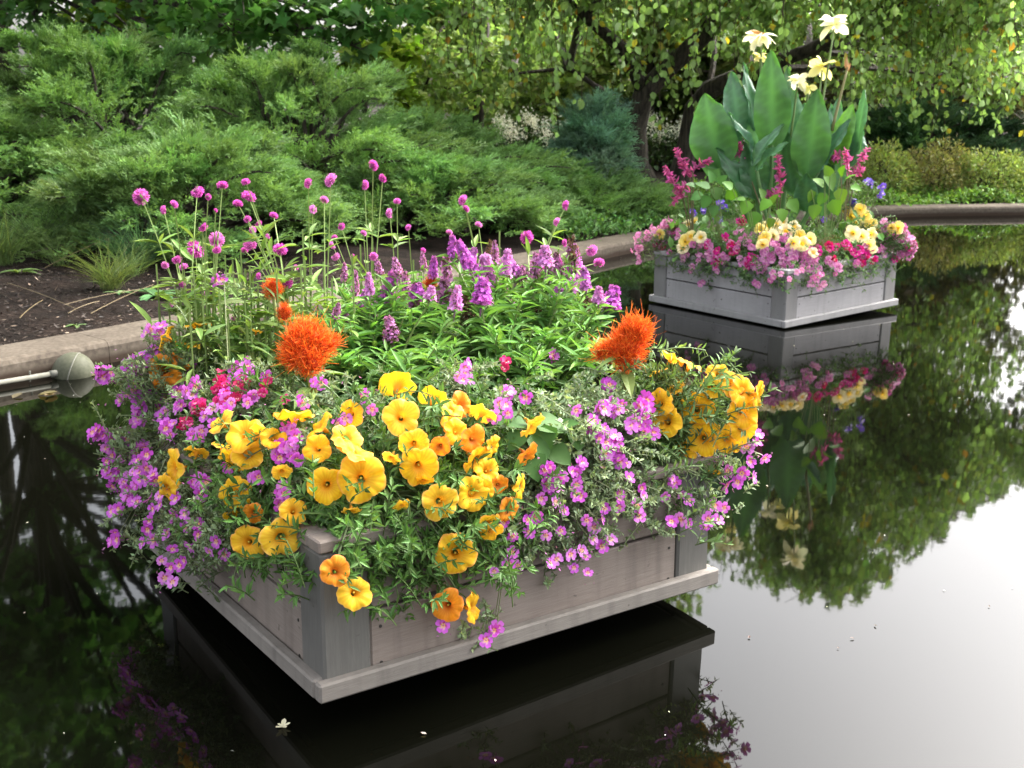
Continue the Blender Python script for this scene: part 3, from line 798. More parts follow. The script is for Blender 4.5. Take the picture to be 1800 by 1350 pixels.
cover('undergrowth', np.array(pts), 15000, .06, (.08, .18, .045), 62, .3)

# white-flowering shrubs glimpsed far behind the trunks
def white_tops(t, r, z0):
    g = Geo(); n = 420
    for k in range(18):
        cx, cy, cz = t.location[0] + r.normal(0, .4), t.location[1] - .2 + r.normal(0, .2), z0 + r.uniform(.55, .95)
        P = np.array([cx, cy, cz]) + r.normal(0, .06, (40, 3)) * [1, 1, 1.3]
        g.tile(P_SMALL, frames(randdir(40), randdir(40)), P, r.uniform(.04, .07, 40), col((.8, .8, .66), 40, .06, .03))
    part('flower_head', g, M_PETAL, t)
for k, (u, lab) in enumerate([(915, 'white flowering shrub above the long juniper shoots'), (985, 'white flowering shrub left of the blue conifer'), (1075, 'white flowering shrub half hidden by the blue conifer'), (1165, 'white flowering shrub between the two leaning trunks'), (1250, 'white flowering shrub right of the leaning trunks behind the canna')]):
    p = at_y(u, 260, 20); bush('hydrangea', lab, p[0], 20 + .2 * k, .6, .4, .75, 700, .1, (.05, .085, .03), P_OVAL, 70 + k, 'white flowering shrubs behind the trunks', tops=white_tops)

# pale rendered wall of a building behind the trees
bt = thing('building', 'beige rendered building glimpsed through the hanging branches', 'building', at_z(930, 235, 0) * [0, 0, 0] + np.array([.6, 31, 0]))
M_STUC = mat_ramp('render_coat', [(.3, (.3, .25, .21)), (.7, (.38, .33, .28))], 3, 6, .9, .1)
g = Geo(); box_geo(g, (-2.6, 31, -.1), (6.2, 0, 0), (0, 5, 0), (0, 0, 4.2), bev=.02); part('wall', g, M_STUC, bt)
g = Geo(); box_geo(g, (-2.8, 30.8, 4.1), (6.6, 0, 0), (0, 5.4, 0), (0, 0, .25), bev=.02); part('roof', g, M_CONC, bt)

# --- grass tufts, weeds and straws on the bare bed
def tuft(label, u, v, n, L, c, seed, spread=.5):
    r = np.random.default_rng(seed); p = at_z(u, v, .13); p[2] = gz(p[0], p[1])
    G = Geo(); a = r.uniform(0, 2 * PI, n); d = unit(np.column_stack([np.cos(a) * spread * r.random(n), np.sin(a) * spread * r.random(n), np.ones(n)]))
    P = p + np.column_stack([r.normal(0, .035, n), r.normal(0, .035, n), np.zeros(n)])
    G.tile(P_BLADE, frames(d, unit(np.column_stack([np.cos(a), np.sin(a), np.zeros(n)]) * -1 + [0, 0, .3])), P, np.column_stack([L * .28 * np.ones(n), L * r.uniform(.5, 1.2, n), L * np.ones(n)]), col(c, n, .25))
    o = part('grass_tuft', G, M_LEAF, None); o['label'] = label; o['category'] = 'grass'; o['group'] = 'grass tufts on the mulch bed'
    o.data.transform(Matrix.Translation(-Vector(p))); o.location = p
tuft('upright olive grass tuft at the left edge of the picture', 8, 478, 150, .45, (.1, .16, .045), 1, .5)
tuft('tall blue green grass tuft in the shade of the drooping juniper', 70, 462, 110, .5, (.07, .12, .05), 2, .7)
tuft('yellowish grass tuft in the middle of the bare mulch', 195, 512, 150, .36, (.13, .18, .05), 3, .8)
tuft('blue green grass tuft next to the tallest pink globe stems', 250, 475, 190, .5, (.08, .17, .075), 4, .9)
tuft('long lying grass tuft under the front juniper', 130, 452, 170, .5, (.1, .15, .055), 5, 1.3)
for k_, (u_, v_, n_, L_, lab_) in enumerate([(165, 448, 100, .42, 'grass tuft below the drooping tip of the front juniper'), (300, 470, 120, .4, 'grass tuft behind the leaning pink globe stems'), (30, 430, 90, .45, 'shaded grass tuft under the juniper at the left edge'), (105, 478, 70, .3, 'small sparse grass tuft on the open mulch'), (228, 492, 90, .32, 'low arching grass tuft beside the toothed weed'), (355, 480, 90, .36, 'grass tuft under the bunch of pink globes')]):
    tuft(lab_, u_, v_, n_, L_, (.12, .19, .06), 20 + k_, .9)
def weed(label, u, v, n, L, c, seed):
    r = np.random.default_rng(seed); p = at_z(u, v, .12); p[2] = gz(p[0], p[1]); t = thing('weed', label, 'weed', p, 'weeds on the mulch bed')
    for k in range(n):
        a = 2 * PI * k / n + r.normal(0, .25); G = Geo(); d = np.array([[math.cos(a), math.sin(a), r.uniform(.2, .8)]])
        G.tile(leaf_proto(.34, .2, .5, 5, .8, .5), frames(d, np.array([[0, 0, 1.]])), p[None], np.array([L * r.uniform(.7, 1.1)]), col(c, 1))
        part('leaf', G, M_LEAF, t)
weed('toothed green weed rosette close to the wall behind the pink globes', 275, 522, 8, .22, (.08, .17, .06), 1)
weed('small pale weed near the left edge of the mulch', 32, 492, 6, .16, (.12, .2, .06), 2)
weed('tiny weed at the wall edge below the straw stalks', 135, 568, 6, .08, (.13, .19, .07), 3)
weed('small weed right of the yellowish grass tuft', 208, 520, 5, .11, (.12, .2, .08), 4)
for k, (a, b, lab) in enumerate([((80, 485), (205, 413), 'long dry seed stalk leaning up from the mulch to the juniper'), ((15, 510), (135, 548), 'bent straw lying across the left of the mulch'), ((120, 553), (175, 535), 'short pale straw lying on the mulch near the wall'), ((160, 552), (270, 508), 'thin straw pointing at the weed rosette'), ((35, 562), (76, 536), 'grey straw at the lower left of the mulch'), ((115, 540), (250, 515), 'long tan straw lying under the yellowish grass tuft')]):
    p = at_z(*a, .12); q = at_z(*b, .13) if k else at_y(*b, p[1] + .35); p[2] = gz(*p[:2]) + .012
    if k: q[2] = gz(*q[:2]) + .03
    g = Geo(); V, T = tube(bez(p, (p + q) / 2 + [0, 0, .02], q, 7), .0019, 5); g.add(V, T, (.2, .15, .075))
    o = part('straw', g, M_STEM); o['label'] = lab; o['category'] = 'straw'; o['group'] = 'dry straws on the mulch bed'

# --- float and hose by the wall
fb = at_z(130, 659, 0); rb = .108
t = thing('float_ball', 'grey green ball float with a raised seam half sunk beside the wall', 'float', fb)
def sphere(g, c, r, n=32, m=18, z0=-1., C=(1, 1, 1)):
    a = np.linspace(0, 2 * PI, n, endpoint=False); b = np.linspace(math.asin(z0) if z0 > -1 else -PI / 2, PI / 2, m)
    V = np.array([(c[0] + r * math.cos(q) * math.cos(p), c[1] + r * math.cos(q) * math.sin(p), c[2] + r * math.sin(q)) for q in b for p in a]); T = []
    for i in range(m - 1):
        for k in range(n):
            x, y = i * n + k, i * n + (k + 1) % n; T += [(x, y, y + n), (x, y + n, x + n)]
    g.add(V, T, C)
M_BALL = mat_ramp('float_plastic', [(.3, (.045, .048, .03)), (.6, (.08, .082, .056)), (.8, (.11, .11, .078))], 9, 6, .6, .15, .004, 60)
g = Geo(); sphere(g, fb + [0, 0, .012], rb); part('ball', g, M_BALL, t, smooth=True)
sa = np.linspace(0, 2 * PI, 40); ax = unit(np.array([.95, .1, -.3])); e1 = unit(np.cross(ax, [0, 1., 0])); e2 = np.cross(ax, e1)
pts = fb + [0, 0, .012] + (np.cos(sa)[:, None] * e1 + np.sin(sa)[:, None] * e2) * (rb + .0005)
M_PIPE = mat_ramp('pale_plastic', [(.3, (.12, .12, .1)), (.7, (.18, .175, .145))], 12, 4, .5, 0)
g = Geo(); V, T = tube(pts, .0032, 6, False); g.add(V, T); part('seam', g, M_PIPE, t, smooth=True)
h0 = at_z(98, 656, .03); h1 = at_z(-520, 762, .025)
t2_ = thing('float_hose', 'pale plastic pipe floating along the wall into the ball float', 'pipe', h1)
g = Geo(); V, T = tube(np.array([h1, h1 * .6 + h0 * .4 + [0, 0, .004], h0]), .013, 10); g.add(V, T); part('pipe', g, M_PIPE, t2_, smooth=True)
g = Geo(); V, T = tube(np.array([h0 - (h0 - h1) * .02, h0 + (h0 - h1) * .02]), .018, 10); g.add(V, T); part('coupling', g, M_PIPE, t2_, smooth=True)
g = Geo(); q = at_z(52, 664, .028); V, T = tube(np.array([q + [0, 0, -.02], q + [0.005, 0, .035]]), .005, 6); g.add(V, T); part('peg', g, M_PIPE, t2_)

# --- leaves and petals floating on the water
FG = 'leaves and petals floating on the water'
def floater(u, v, L, c, lab, k, wid=.6):
    r = np.random.default_rng(900 + k); p = at_z(u, v, .003); g = Geo(); L = L * (.55 if k >= 50 else 1)
    a = r.uniform(0, 2 * PI); g.tile(leaf_proto(wid, .15, -.12, 4, .7, .5), frames(np.array([[math.cos(a), math.sin(a), .05]]), np.array([[0, 0, 1.]])), p[None], np.array([L]), col(c, 1, .1))
    o = part('floating_leaf', g, M_PETAL if c[0] > .4 else M_LEAF); o['label'] = lab; o['category'] = 'leaf'; o['group'] = FG if k < 50 else 'tiny specks on the open water'
    o.data.transform(Matrix.Translation(-Vector(p))); o.location = p
for k, (u, v, L, lab) in enumerate([(66, 694, .13, 'yellowed leaf floating below the ball float'), (98, 692, .12, 'second yellowed leaf floating right of the first below the ball float'), (22, 700, .09, 'pale leaf floating close to the left edge of the picture'), (160, 661, .07, 'yellow leaf touching the ball float at its right')]):
    floater(u, v, L * .75, (.13, .105, .05), lab, k)
fw = at_z(497, 1277, .004); tt_ = thing('fallen_flower', 'cream fallen flower floating on the black water under the near planter', 'flower', fw)
for k in range(5):
    g = Geo(); a = 2 * PI * k / 5 + .3; g.tile(leaf_proto(.5, .2, -.25, 4, .5, .6), frames(np.array([[math.cos(a), math.sin(a), .12]]), np.array([[0, 0, 1.]])), fw[None], np.array([.019 * (1 + .25 * math.sin(k * 2.3))]), np.array([[.75, .7, .48]])); part('petal', g, M_PETAL, tt_)
specks = [(1475, 1140), (1537, 1098), (1316, 1122), (1740, 1067), (1502, 1122), (1555, 942), (1616, 470), (1612, 466), (1500, 600), (1548, 570), (1395, 608), (1688, 700), (1730, 640), (1450, 730), (1600, 730), (1570, 640), (1350, 855), (750, 1290)]
for k, (u, v) in enumerate(specks):
    floater(u, v, .016 + .010 * ((k * 7) % 5) / 4, (.4, .38, .32) if k > 4 else (.08, .06, .04), 'tiny fallen petal or seed floating on the open water', 50 + k, .5)

# fine dust and seeds drifting on the pond
r = np.random.default_rng(77); k = 420; P = np.column_stack([r.uniform(-2.5, 5.5, k), r.uniform(1.8, 10.5, k), np.full(k, .0025)])
ok = np.array([not any(abs(pl.l(q)[0] - .6) < .75 and abs(pl.l(q)[1] - .6) < .75 for pl in (PL1, PL2)) and np.min(np.linalg.norm(OUT - q[:2], axis=1)) > .1 for q in P]); P = P[ok]; k = len(P)
a = r.uniform(0, 6.28, k); g = Geo(); g.tile(P_SMALL, frames(np.column_stack([np.cos(a), np.sin(a), np.full(k, .05)]), np.array([0, 0, 1.])), P, r.uniform(.004, .011, k), col((.3, .29, .22), k, .6)); part('water_dust', g, M_STEM, kind='stuff')

# ------------------------------------------------------------------ flower meshes
def petunia_mesh(name, seed, c=(.84, .43, .012), edge=(.82, .36, .06), core=(.6, .25, .012), cup=.35, tubeL=.75):
    """trumpet of radius 1 opening to +z, ruffled five-lobed limb, tube running back along -z"""
    r = np.random.default_rng(seed); n = 50; rings = [(.1, -tubeL), (.11, -.55), (.15, -.32), (.22, -.12), (.4, .01), (.66, .07), (.88, .07), (1.0, .02)]
    a = np.linspace(0, 2 * PI, n, endpoint=False); V = []; C = []; T = []
    lob = np.abs(np.cos(2.5 * a)); ph = r.uniform(0, 6, 4)
    vein = (np.cos(25 * a) > .6)
    droop = r.uniform(.02, .14)
    for i, (rad, z) in enumerate(rings):
        t = max(0, (rad - .22) / .78)
        rr = rad * (1 + t * (.13 * lob ** .6 - .11) + t * .05 * np.sin(3 * a + ph[2]))
        zz = z + t ** 1.5 * (.10 * np.sin(5 * a + ph[0]) + .06 * np.sin(8 * a + ph[1]) + .035 * np.sin(13 * a + ph[3])) - droop * t ** 2 * 1.6 + cup * t * .3 - t * .05 * (1 - lob)
        wr = r.normal(0, 1, n); wr = (wr + np.roll(wr, 1)) * .5
        rr = rr * (1 + .022 * t * wr); zz = zz + .03 * t * np.roll(wr, 2)
        V.append(np.column_stack([rr * np.cos(a), rr * np.sin(a), zz]))
        k = np.array(c)[None].repeat(n, 0)
        if i <= 3: k = np.array(core)[None].repeat(n, 0) * (.85 + .12 * i)
        elif i == 4: k = k * .55 + np.array(core) * .45
        if i >= 4: k = np.where(vein[:, None], k * np.array([.96, .82, .72]), k)
        if i == len(rings) - 1: k = np.array(edge)[None] * (.92 + .16 * r.random((n, 1)))
        C.append(k)
    m = len(rings)
    for i in range(m - 1):
        for k in range(n):
            x, y = i * n + k, i * n + (k + 1) % n; T += [(x, y, y + n), (x, y + n, x + n)]
    g = Geo(); g.add(np.vstack(V), T, np.clip(np.vstack(C), 0, 1))
    # stigma
    vv, tt = tube(np.array([[0, 0, -.4], [.01, 0, -.1]]), [.03, .05], 6); g.add(vv, tt, (.7, .55, .08))
    return g.mesh(name, M_PETAL, True)

def calyx_mesh():
    g = Geo(); n = 6
    for k in range(5):
        a = 2 * PI * k / 5; d = np.array([[math.cos(a) * .55, math.sin(a) * .55, .7]])
        g.tile(P_LANCE, frames(d, np.array([[math.cos(a), math.sin(a), -.3]])), np.array([[0, 0, -.8]]), np.array([.42]), np.array([[.1, .19, .05]]))
    vv, tt = tube(np.array([[0, 0, -.74], [0, 0, -1.0], [.1, -.1, -1.35]]), [.09, .06, .04], 6); g.add(vv, tt, (.12, .2, .05))
    return g.mesh('calyx', M_LEAF, True)

PET = [petunia_mesh('petunia_flower', i, c=cc, edge=ee, cup=cu) for i, (cc, ee, cu) in enumerate([
    ((.86, .5, .02), (.85, .44, .06), .3), ((.87, .53, .026), (.86, .44, .1), .05), ((.84, .5, .016), (.82, .36, .05), .5), ((.88, .57, .04), (.88, .5, .12), .2), ((.86, .54, .02), (.86, .46, .05), .65),
    ((.86, .52, .022), (.84, .38, .09), -.05), ((.87, .55, .03), (.85, .46, .07), .4), ((.84, .53, .02), (.83, .42, .08), .15)])]
WILT = petunia_mesh('wilted_flower', 77, c=(.42, .22, .06), edge=(.3, .15, .06), core=(.3, .14, .03), cup=2.4, tubeL=1.1)
PETO = petunia_mesh('petunia_flower_orange', 9, c=(.8, .3, .02), edge=(.8, .27, .07), core=(.4, .1, .01), cup=.5)
CALYX = calyx_mesh()

def nemesia_mesh(name, seed, c, eye=(.8, .55, .12), dark=(.35, .03, .06), pale=1.35):
    """five rounded petals, radius 1, facing +z; notched, with a pale throat and a dark bar"""
    r = np.random.default_rng(seed); g = Geo()
    for k in range(5):
        a = PI / 2 + 2 * PI * k / 5 + r.normal(0, .07); L = r.uniform(.9, 1.08); w_ = .40
        rows = [(.1, .12), (.36, .26), (.62, .4), (.86, .37), (1.0, .2)]; V = []; Cc = []
        tl = r.normal(.1, .14)
        for i, (y, hw) in enumerate(rows):
            for x in (-1, 0, 1):
                yy = y * L - (.05 if (i == 4 and x == 0) else 0)
                V.append((x * hw * w_ / .4, yy, tl * y ** 2 + .07 * abs(x) * y))
                s = np.array(c) * (1 + (pale - 1) * max(0, (.5 - y)))
                if i == 0: s = np.array(eye)
                if i == 1 and x == 0 and k in (0, 1, 4): s = np.array(dark)
                if i == 1 and k in (2, 3) and x == 0: s = np.array((.75, .5, .45))
                Cc.append(s)
        V = np.array(V); ca, sa = math.cos(a - PI / 2), math.sin(a - PI / 2)
        V = V @ np.array([[ca, sa, 0], [-sa, ca, 0], [0, 0, 1]])
        V[:, 2] += .015 * k
        T = []
        for i in range(4):
            for x in range(2):
                q = 3 * i + x; T += [(q, q + 1, q + 4), (q, q + 4, q + 3)]
        g.add(V, T, np.clip(np.array(Cc), 0, 1))
    vv, tt = tube(np.array([[0, 0, .02], [0, 0, -.45], [0, -.1, -.9]]), [.13, .1, .05], 5); g.add(vv, tt, np.array(c) * .9)
    return g.mesh(name, M_PETAL, True)
NEM = [nemesia_mesh('nemesia_flower', i, c) for i, c in enumerate([(.56, .115, .6), (.61, .15, .62), (.52, .085, .54), (.66, .22, .68), (.48, .065, .46)])]
NEMP = [nemesia_mesh('pink_flower', 20 + i, c, eye=(.6, .3, .4), dark=(.35, .02, .12)) for i, c in enumerate([(.6, .22, .46), (.52, .14, .36), (.66, .3, .52)])]
CRIM = [nemesia_mesh('crimson_flower', 30 + i, c, eye=(.4, .02, .06), dark=(.2, .0, .02), pale=1.05) for i, c in enumerate([(.5, .012, .12), (.4, .01, .07), (.55, .03, .2)])]
CALI = [nemesia_mesh('magenta_flower', 40 + i, c, eye=(.12, .0, .02), dark=(.2, .0, .03), pale=1) for i, c in enumerate([(.58, .015, .2), (.62, .02, .28), (.45, .01, .09)])]
LOB = [nemesia_mesh('blue_flower', 50 + i, c, eye=(.3, .25, .5), dark=(.08, .02, .2), pale=1.1) for i, c in enumerate([(.11, .05, .45), (.15, .08, .5)])]

def globe_mesh(name, seed, c=(.6, .085, .43)):
    r = np.random.default_rng(seed); g = Geo(); n = 170
    i = np.arange(n); ph = i * 2.39996; z = 1 - 1.62 * (i + .5) / n; rad = np.sqrt(np.maximum(1 - z * z, 0))
    d = np.column_stack([rad * np.cos(ph), rad * np.sin(ph), z])
    dd = unit(d + r.normal(0, .18, (n, 3)) + [0, 0, .25])
    C = np.array(c)[None] * np.exp(r.normal(0, .2, (n, 1)))
    pr = (P_SMALL[0], P_SMALL[1], np.where(P_SMALL[0][:, 1:2] > .8, 1.7, .8) * np.ones((1, 3)))
    g.tile(pr, frames(dd, randdir(n)), d * .55 * np.array([1, 1, .85]), np.column_stack([np.full(n, .4), r.uniform(.42, .6, n), np.full(n, .4)]), np.clip(C, 0, .9))
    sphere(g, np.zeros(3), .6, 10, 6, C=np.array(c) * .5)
    for k in range(2):
        a = k * PI + .4; g.tile(P_LANCE, frames(np.array([[math.cos(a), math.sin(a), -.15]]), np.array([[0, 0, 1.]])), np.array([[0, 0, -.6]]), np.array([.95]), np.array([[.12, .2, .05]]))
    return g.mesh(name, M_PETAL, False)
GLOBE = [globe_mesh('globe_flower', i, c) for i, c in enumerate([(.7, .14, .52), (.63, .1, .46), (.74, .2, .56)])]

def spike_mesh(name, seed, c, n=190, taper=.62, brown=.06, size=.17, open_=1.):
    """panicle of tiny florets, length 1 along +z, half width .3 at the base"""
    r = np.random.default_rng(seed); g = Geo()
    t = r.random(n) ** 1.1; ph = r.uniform(0, 2 * PI, n); rad = .3 * (1 - taper * t ** 1.5) * (.5 + .65 * r.random(n))
    d = np.column_stack([np.cos(ph), np.sin(ph), np.full(n, .35)]); P = np.column_stack([rad * np.cos(ph), rad * np.sin(ph), t * .97])
    C = np.array(c)[None] * np.exp(r.normal(0, .22, (n, 1))) * np.exp(r.normal(0, .06, (n, 3)))
    C[r.random(n) < brown] = (.09, .05, .03)
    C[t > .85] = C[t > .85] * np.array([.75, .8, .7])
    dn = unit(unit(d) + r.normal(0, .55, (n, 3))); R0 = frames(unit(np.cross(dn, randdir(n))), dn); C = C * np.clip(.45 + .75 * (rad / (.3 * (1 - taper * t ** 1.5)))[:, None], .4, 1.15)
    for k in range(4):
        a = k * PI / 2; rot = np.array([[math.cos(a), -math.sin(a), 0], [math.sin(a), math.cos(a), 0], [0, 0, 1]])
        g.tile(leaf_proto(.75, .1, -.15, 2, .5, .5), R0 @ rot, P, size * .55 * open_ * r.uniform(.7, 1.2, n), np.clip(C, 0, .9))
    vv, tt = tube(np.array([[0, 0, -.5], [0, 0, 0], [.02, 0, .9]]), [.025, .05, .03], 5); g.add(vv, tt, np.array(c) * .35 + np.array([.05, .06, .02]))
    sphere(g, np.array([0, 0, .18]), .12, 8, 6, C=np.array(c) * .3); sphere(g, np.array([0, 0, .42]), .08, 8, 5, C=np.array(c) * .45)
    return g.mesh(name, M_PETAL, False)
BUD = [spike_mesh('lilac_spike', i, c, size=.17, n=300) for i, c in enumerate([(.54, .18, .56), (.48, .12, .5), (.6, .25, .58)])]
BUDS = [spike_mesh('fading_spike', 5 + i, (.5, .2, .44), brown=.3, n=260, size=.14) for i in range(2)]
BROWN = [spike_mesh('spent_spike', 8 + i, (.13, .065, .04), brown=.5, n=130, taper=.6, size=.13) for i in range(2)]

def plume_mesh(name, seed, lobes, n=4600):
    """celosia: short curling filaments crowding a crested head about 1 in radius"""
    r = np.random.default_rng(seed); g = Geo(); lobes = np.array(lobes, float); rad = lobes[:, 3]; lob = lobes[:, :3]
    k = r.choice(len(lob), n, p=rad ** 2 / (rad ** 2).sum())
    d = unit(r.normal(size=(n, 3)) + [0, 0, .15]); P = lob[k] + d * (rad[k] * (.55 + .45 * r.random(n)))[:, None] * np.array([1, .8, 1])
    out_ = unit(d + (P - np.array([0, 0, -.7])) * .7 + r.normal(0, .3, (n, 3))); V = []; C = []; s = 4
    L = r.uniform(.08, .24, n) * (1 + .9 * (r.random(n) < .07))
    bend = r.normal(0, .9, (n, 3)) + [0, 0, .5]; side = unit(np.cross(out_, randdir(n))); wd = .0115
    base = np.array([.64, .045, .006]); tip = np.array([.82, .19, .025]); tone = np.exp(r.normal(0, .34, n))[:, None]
    for i in range(s + 1):
        t = i / s; q = P + out_ * (L * t)[:, None] + bend * (L * t ** 2 * .5)[:, None]
        ww = wd * (1 - .5 * t)
        V.append(q - side * ww); V.append(q + side * ww); C += [(base * (1 - t) + tip * t)[None] * tone] * 2
    V = np.stack(V, 1).reshape(-1, 3); C = np.stack(C, 1).reshape(-1, 3); m = 2 * (s + 1)
    t0 = []
    for i in range(s): t0 += [(2 * i, 2 * i + 1, 2 * i + 3), (2 * i, 2 * i + 3, 2 * i + 2)]
    T = (np.array(t0)[None] + (np.arange(n) * m)[:, None, None]).reshape(-1, 3)
    g.add(V, T, np.clip(C, 0, .9))
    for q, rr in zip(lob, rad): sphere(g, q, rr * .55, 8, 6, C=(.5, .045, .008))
    return g.mesh(name, M_PETAL, False)
PLUME = [plume_mesh('plume', 3, [(-.1, 0, -.15, .62), (-.35, 0, .2, .42), (-.1, .1, .5, .42), (.2, 0, .35, .4), (.5, -.05, .05, .36), (.78, 0, .18, .26), (.1, -.2, -.45, .42), (-.5, 0, -.25, .36)]),
         plume_mesh('plume', 4, [(.25, 0, -.1, .55), (.35, 0, .4, .42), (.15, .1, .65, .32), (.55, -.05, .55, .34), (-.2, 0, -.2, .45), (-.55, 0, -.3, .33), (-.82, 0, -.42, .22), (.1, -.15, -.5, .36), (-.1, 0, .25, .3)]),
         plume_mesh('plume', 6, [(0, 0, -.2, .55), (0, 0, .4, .45), (.3, 0, .1, .4), (-.3, 0, .1, .4)], 1200)]

# ------------------------------------------------------------------ the near planter's planting
SOIL1 = .40
def env(pl, soil, q, mound=.26, front=.2, sideo=.36):
    """height of the planting's surface at planter coordinates (x, y)"""
    x, y = q[..., 0] - .6, q[..., 1] - .6
    r_ = ((np.abs(x) / .6) ** 4 + (np.abs(y) / .6) ** 4) ** .25
    o = front + (sideo - front) * np.clip((y + .1) / .5, 0, 1)
    return np.where(r_ < 1, soil + .13 + (mound - .13) * np.clip(1 - r_ ** 2, 0, 1) ** .6, soil + .13 - .42 * (np.maximum(r_ - 1, 0) / o) ** 1.15)

def hit(pl, soil, u, v, **kw):
    """where the ray through a point meets the planting's surface"""
    d = ray(u, v); d = d / d[1]; ys = np.arange(pl.t[1] - .6, pl.t[1] + 2.2, .004)
    W = CAM + ys[:, None] * d; Lc = pl.l(W); e = env(pl, soil, Lc, **kw)
    k = np.argmax(Lc[:, 2] + pl.t[2] * 0 <= e)
    if not (Lc[k, 2] <= e[k]): k = np.argmin(Lc[:, 2] - e + 9 * (np.max(np.abs(Lc[:, :2] - .6), 1) > .68))
    return W[k]

def face_hit(pl, u, v, off=.05):
    """point in front of the nearer of the two visible box faces"""
    d = ray(u, v); best = None
    for ax in (0, 1):
        n = pl.R[:, 1 - ax]; p0 = pl.w((0, 0, 0)) - n * off; t = np.dot(p0 - CAM, n) / np.dot(d, n); p = CAM + d * t; l = pl.l(p)
        if -.1 < l[ax] < A + .15 and (best is None or t > best[1]): best = (p, t)
    return best[0] if best else hit(pl, SOIL1, u, v)

def up_frame(ax, spin=0.):
    ax = unit(ax); ref = np.array([0, 0, 1.]) if abs(ax[2]) < .95 else np.array([0, 1., 0])
    y = unit(ref - ax * np.dot(ref, ax)); x = np.cross(y, ax); c, s = math.cos(spin), math.sin(spin)
    return np.stack([x * c + y * s, -x * s + y * c, ax], 1)

def facing(P, fx, fy, fc):
    """axis from camera-relative components: right, up, towards the viewer"""
    tc = unit(CAM - P); rt = unit(np.cross([0, 0, 1.], -tc)) * -1; rt = unit(np.cross(-tc, [0, 0, 1.])); up = np.cross(rt, -tc)
    return unit(rt * fx + up * fy + tc * fc)

def shoots(G, centers, n_per, L, leafn, proto, size, c, up=.4, jit=.2, spreadj=.05, stemc=(.1, .16, .05), seed=0, outw=None, hang=0., size_j=.3, depth=(.0, .1), pl=None):
    """leafy shoots: stems with leaves set along them"""
    r = np.random.default_rng(seed)
    for p in centers:
        for k in range(n_per):
            q = np.asarray(p) + r.normal(0, spreadj, 3); o = unit(q - outw) if outw is not None else np.array([0, 0, 1.])
            o = o * np.array([1, 1, .4]); q = q - unit(o) * r.uniform(*depth) * 1.0
            d = unit(o * .8 + np.array([0, 0, up]) + r.normal(0, .45, 3)); l = L * r.uniform(.6, 1.2)
            a = q - d * l * .7; tip = q + d * l * .3; tip = tip + np.array([0, 0, -hang * l])
            pts = bez(a, (a + tip) / 2 + np.array([0, 0, .15 * l]), tip, 4); V, T = tube(pts, .0018, 3, False); G.add(V, T, stemc)
            t = np.sort(r.uniform(.1, 1, leafn)); f = t * 3; i0 = np.minimum(f.astype(int), 2); fr = (f - i0)[:, None]
            b = pts[i0] * (1 - fr) + pts[i0 + 1] * fr; tg = unit(pts[i0 + 1] - pts[i0])
            sd = randdir(leafn); sd = unit(sd - tg * np.sum(sd * tg, 1, keepdims=True))
            dd = unit(sd + tg * .6 + np.array([0, 0, .15])); nn = unit(tg + np.array([0, 0, .8]) + r.normal(0, .3, (leafn, 3)))
            cc = np.array(c)[None] * np.exp(r.normal(0, jit)) * np.exp(r.normal(0, .13, (leafn, 1))) * np.exp(r.normal(0, .05, (leafn, 3)))
            G.tile(proto, frames(dd, nn), b, size * (1 - .35 * t) * r.uniform(1 - size_j, 1 + size_j, leafn), np.clip(cc, .003, .9))

P_PET = leaf_proto(.27, .25, .16, 3, .9, .65, 1.0, 1.2)
C1 = PL1.w((.6, .6, .35))
TOPC = lambda p: p
def to_px(P):
    q = np.asarray(P) - CAM; dp = q @ FW; a = q @ R_ / dp * F; b = -(q @ UP) / dp * F
    return 900 + a * CR - b * SR, 675 + a * SR + b * CR

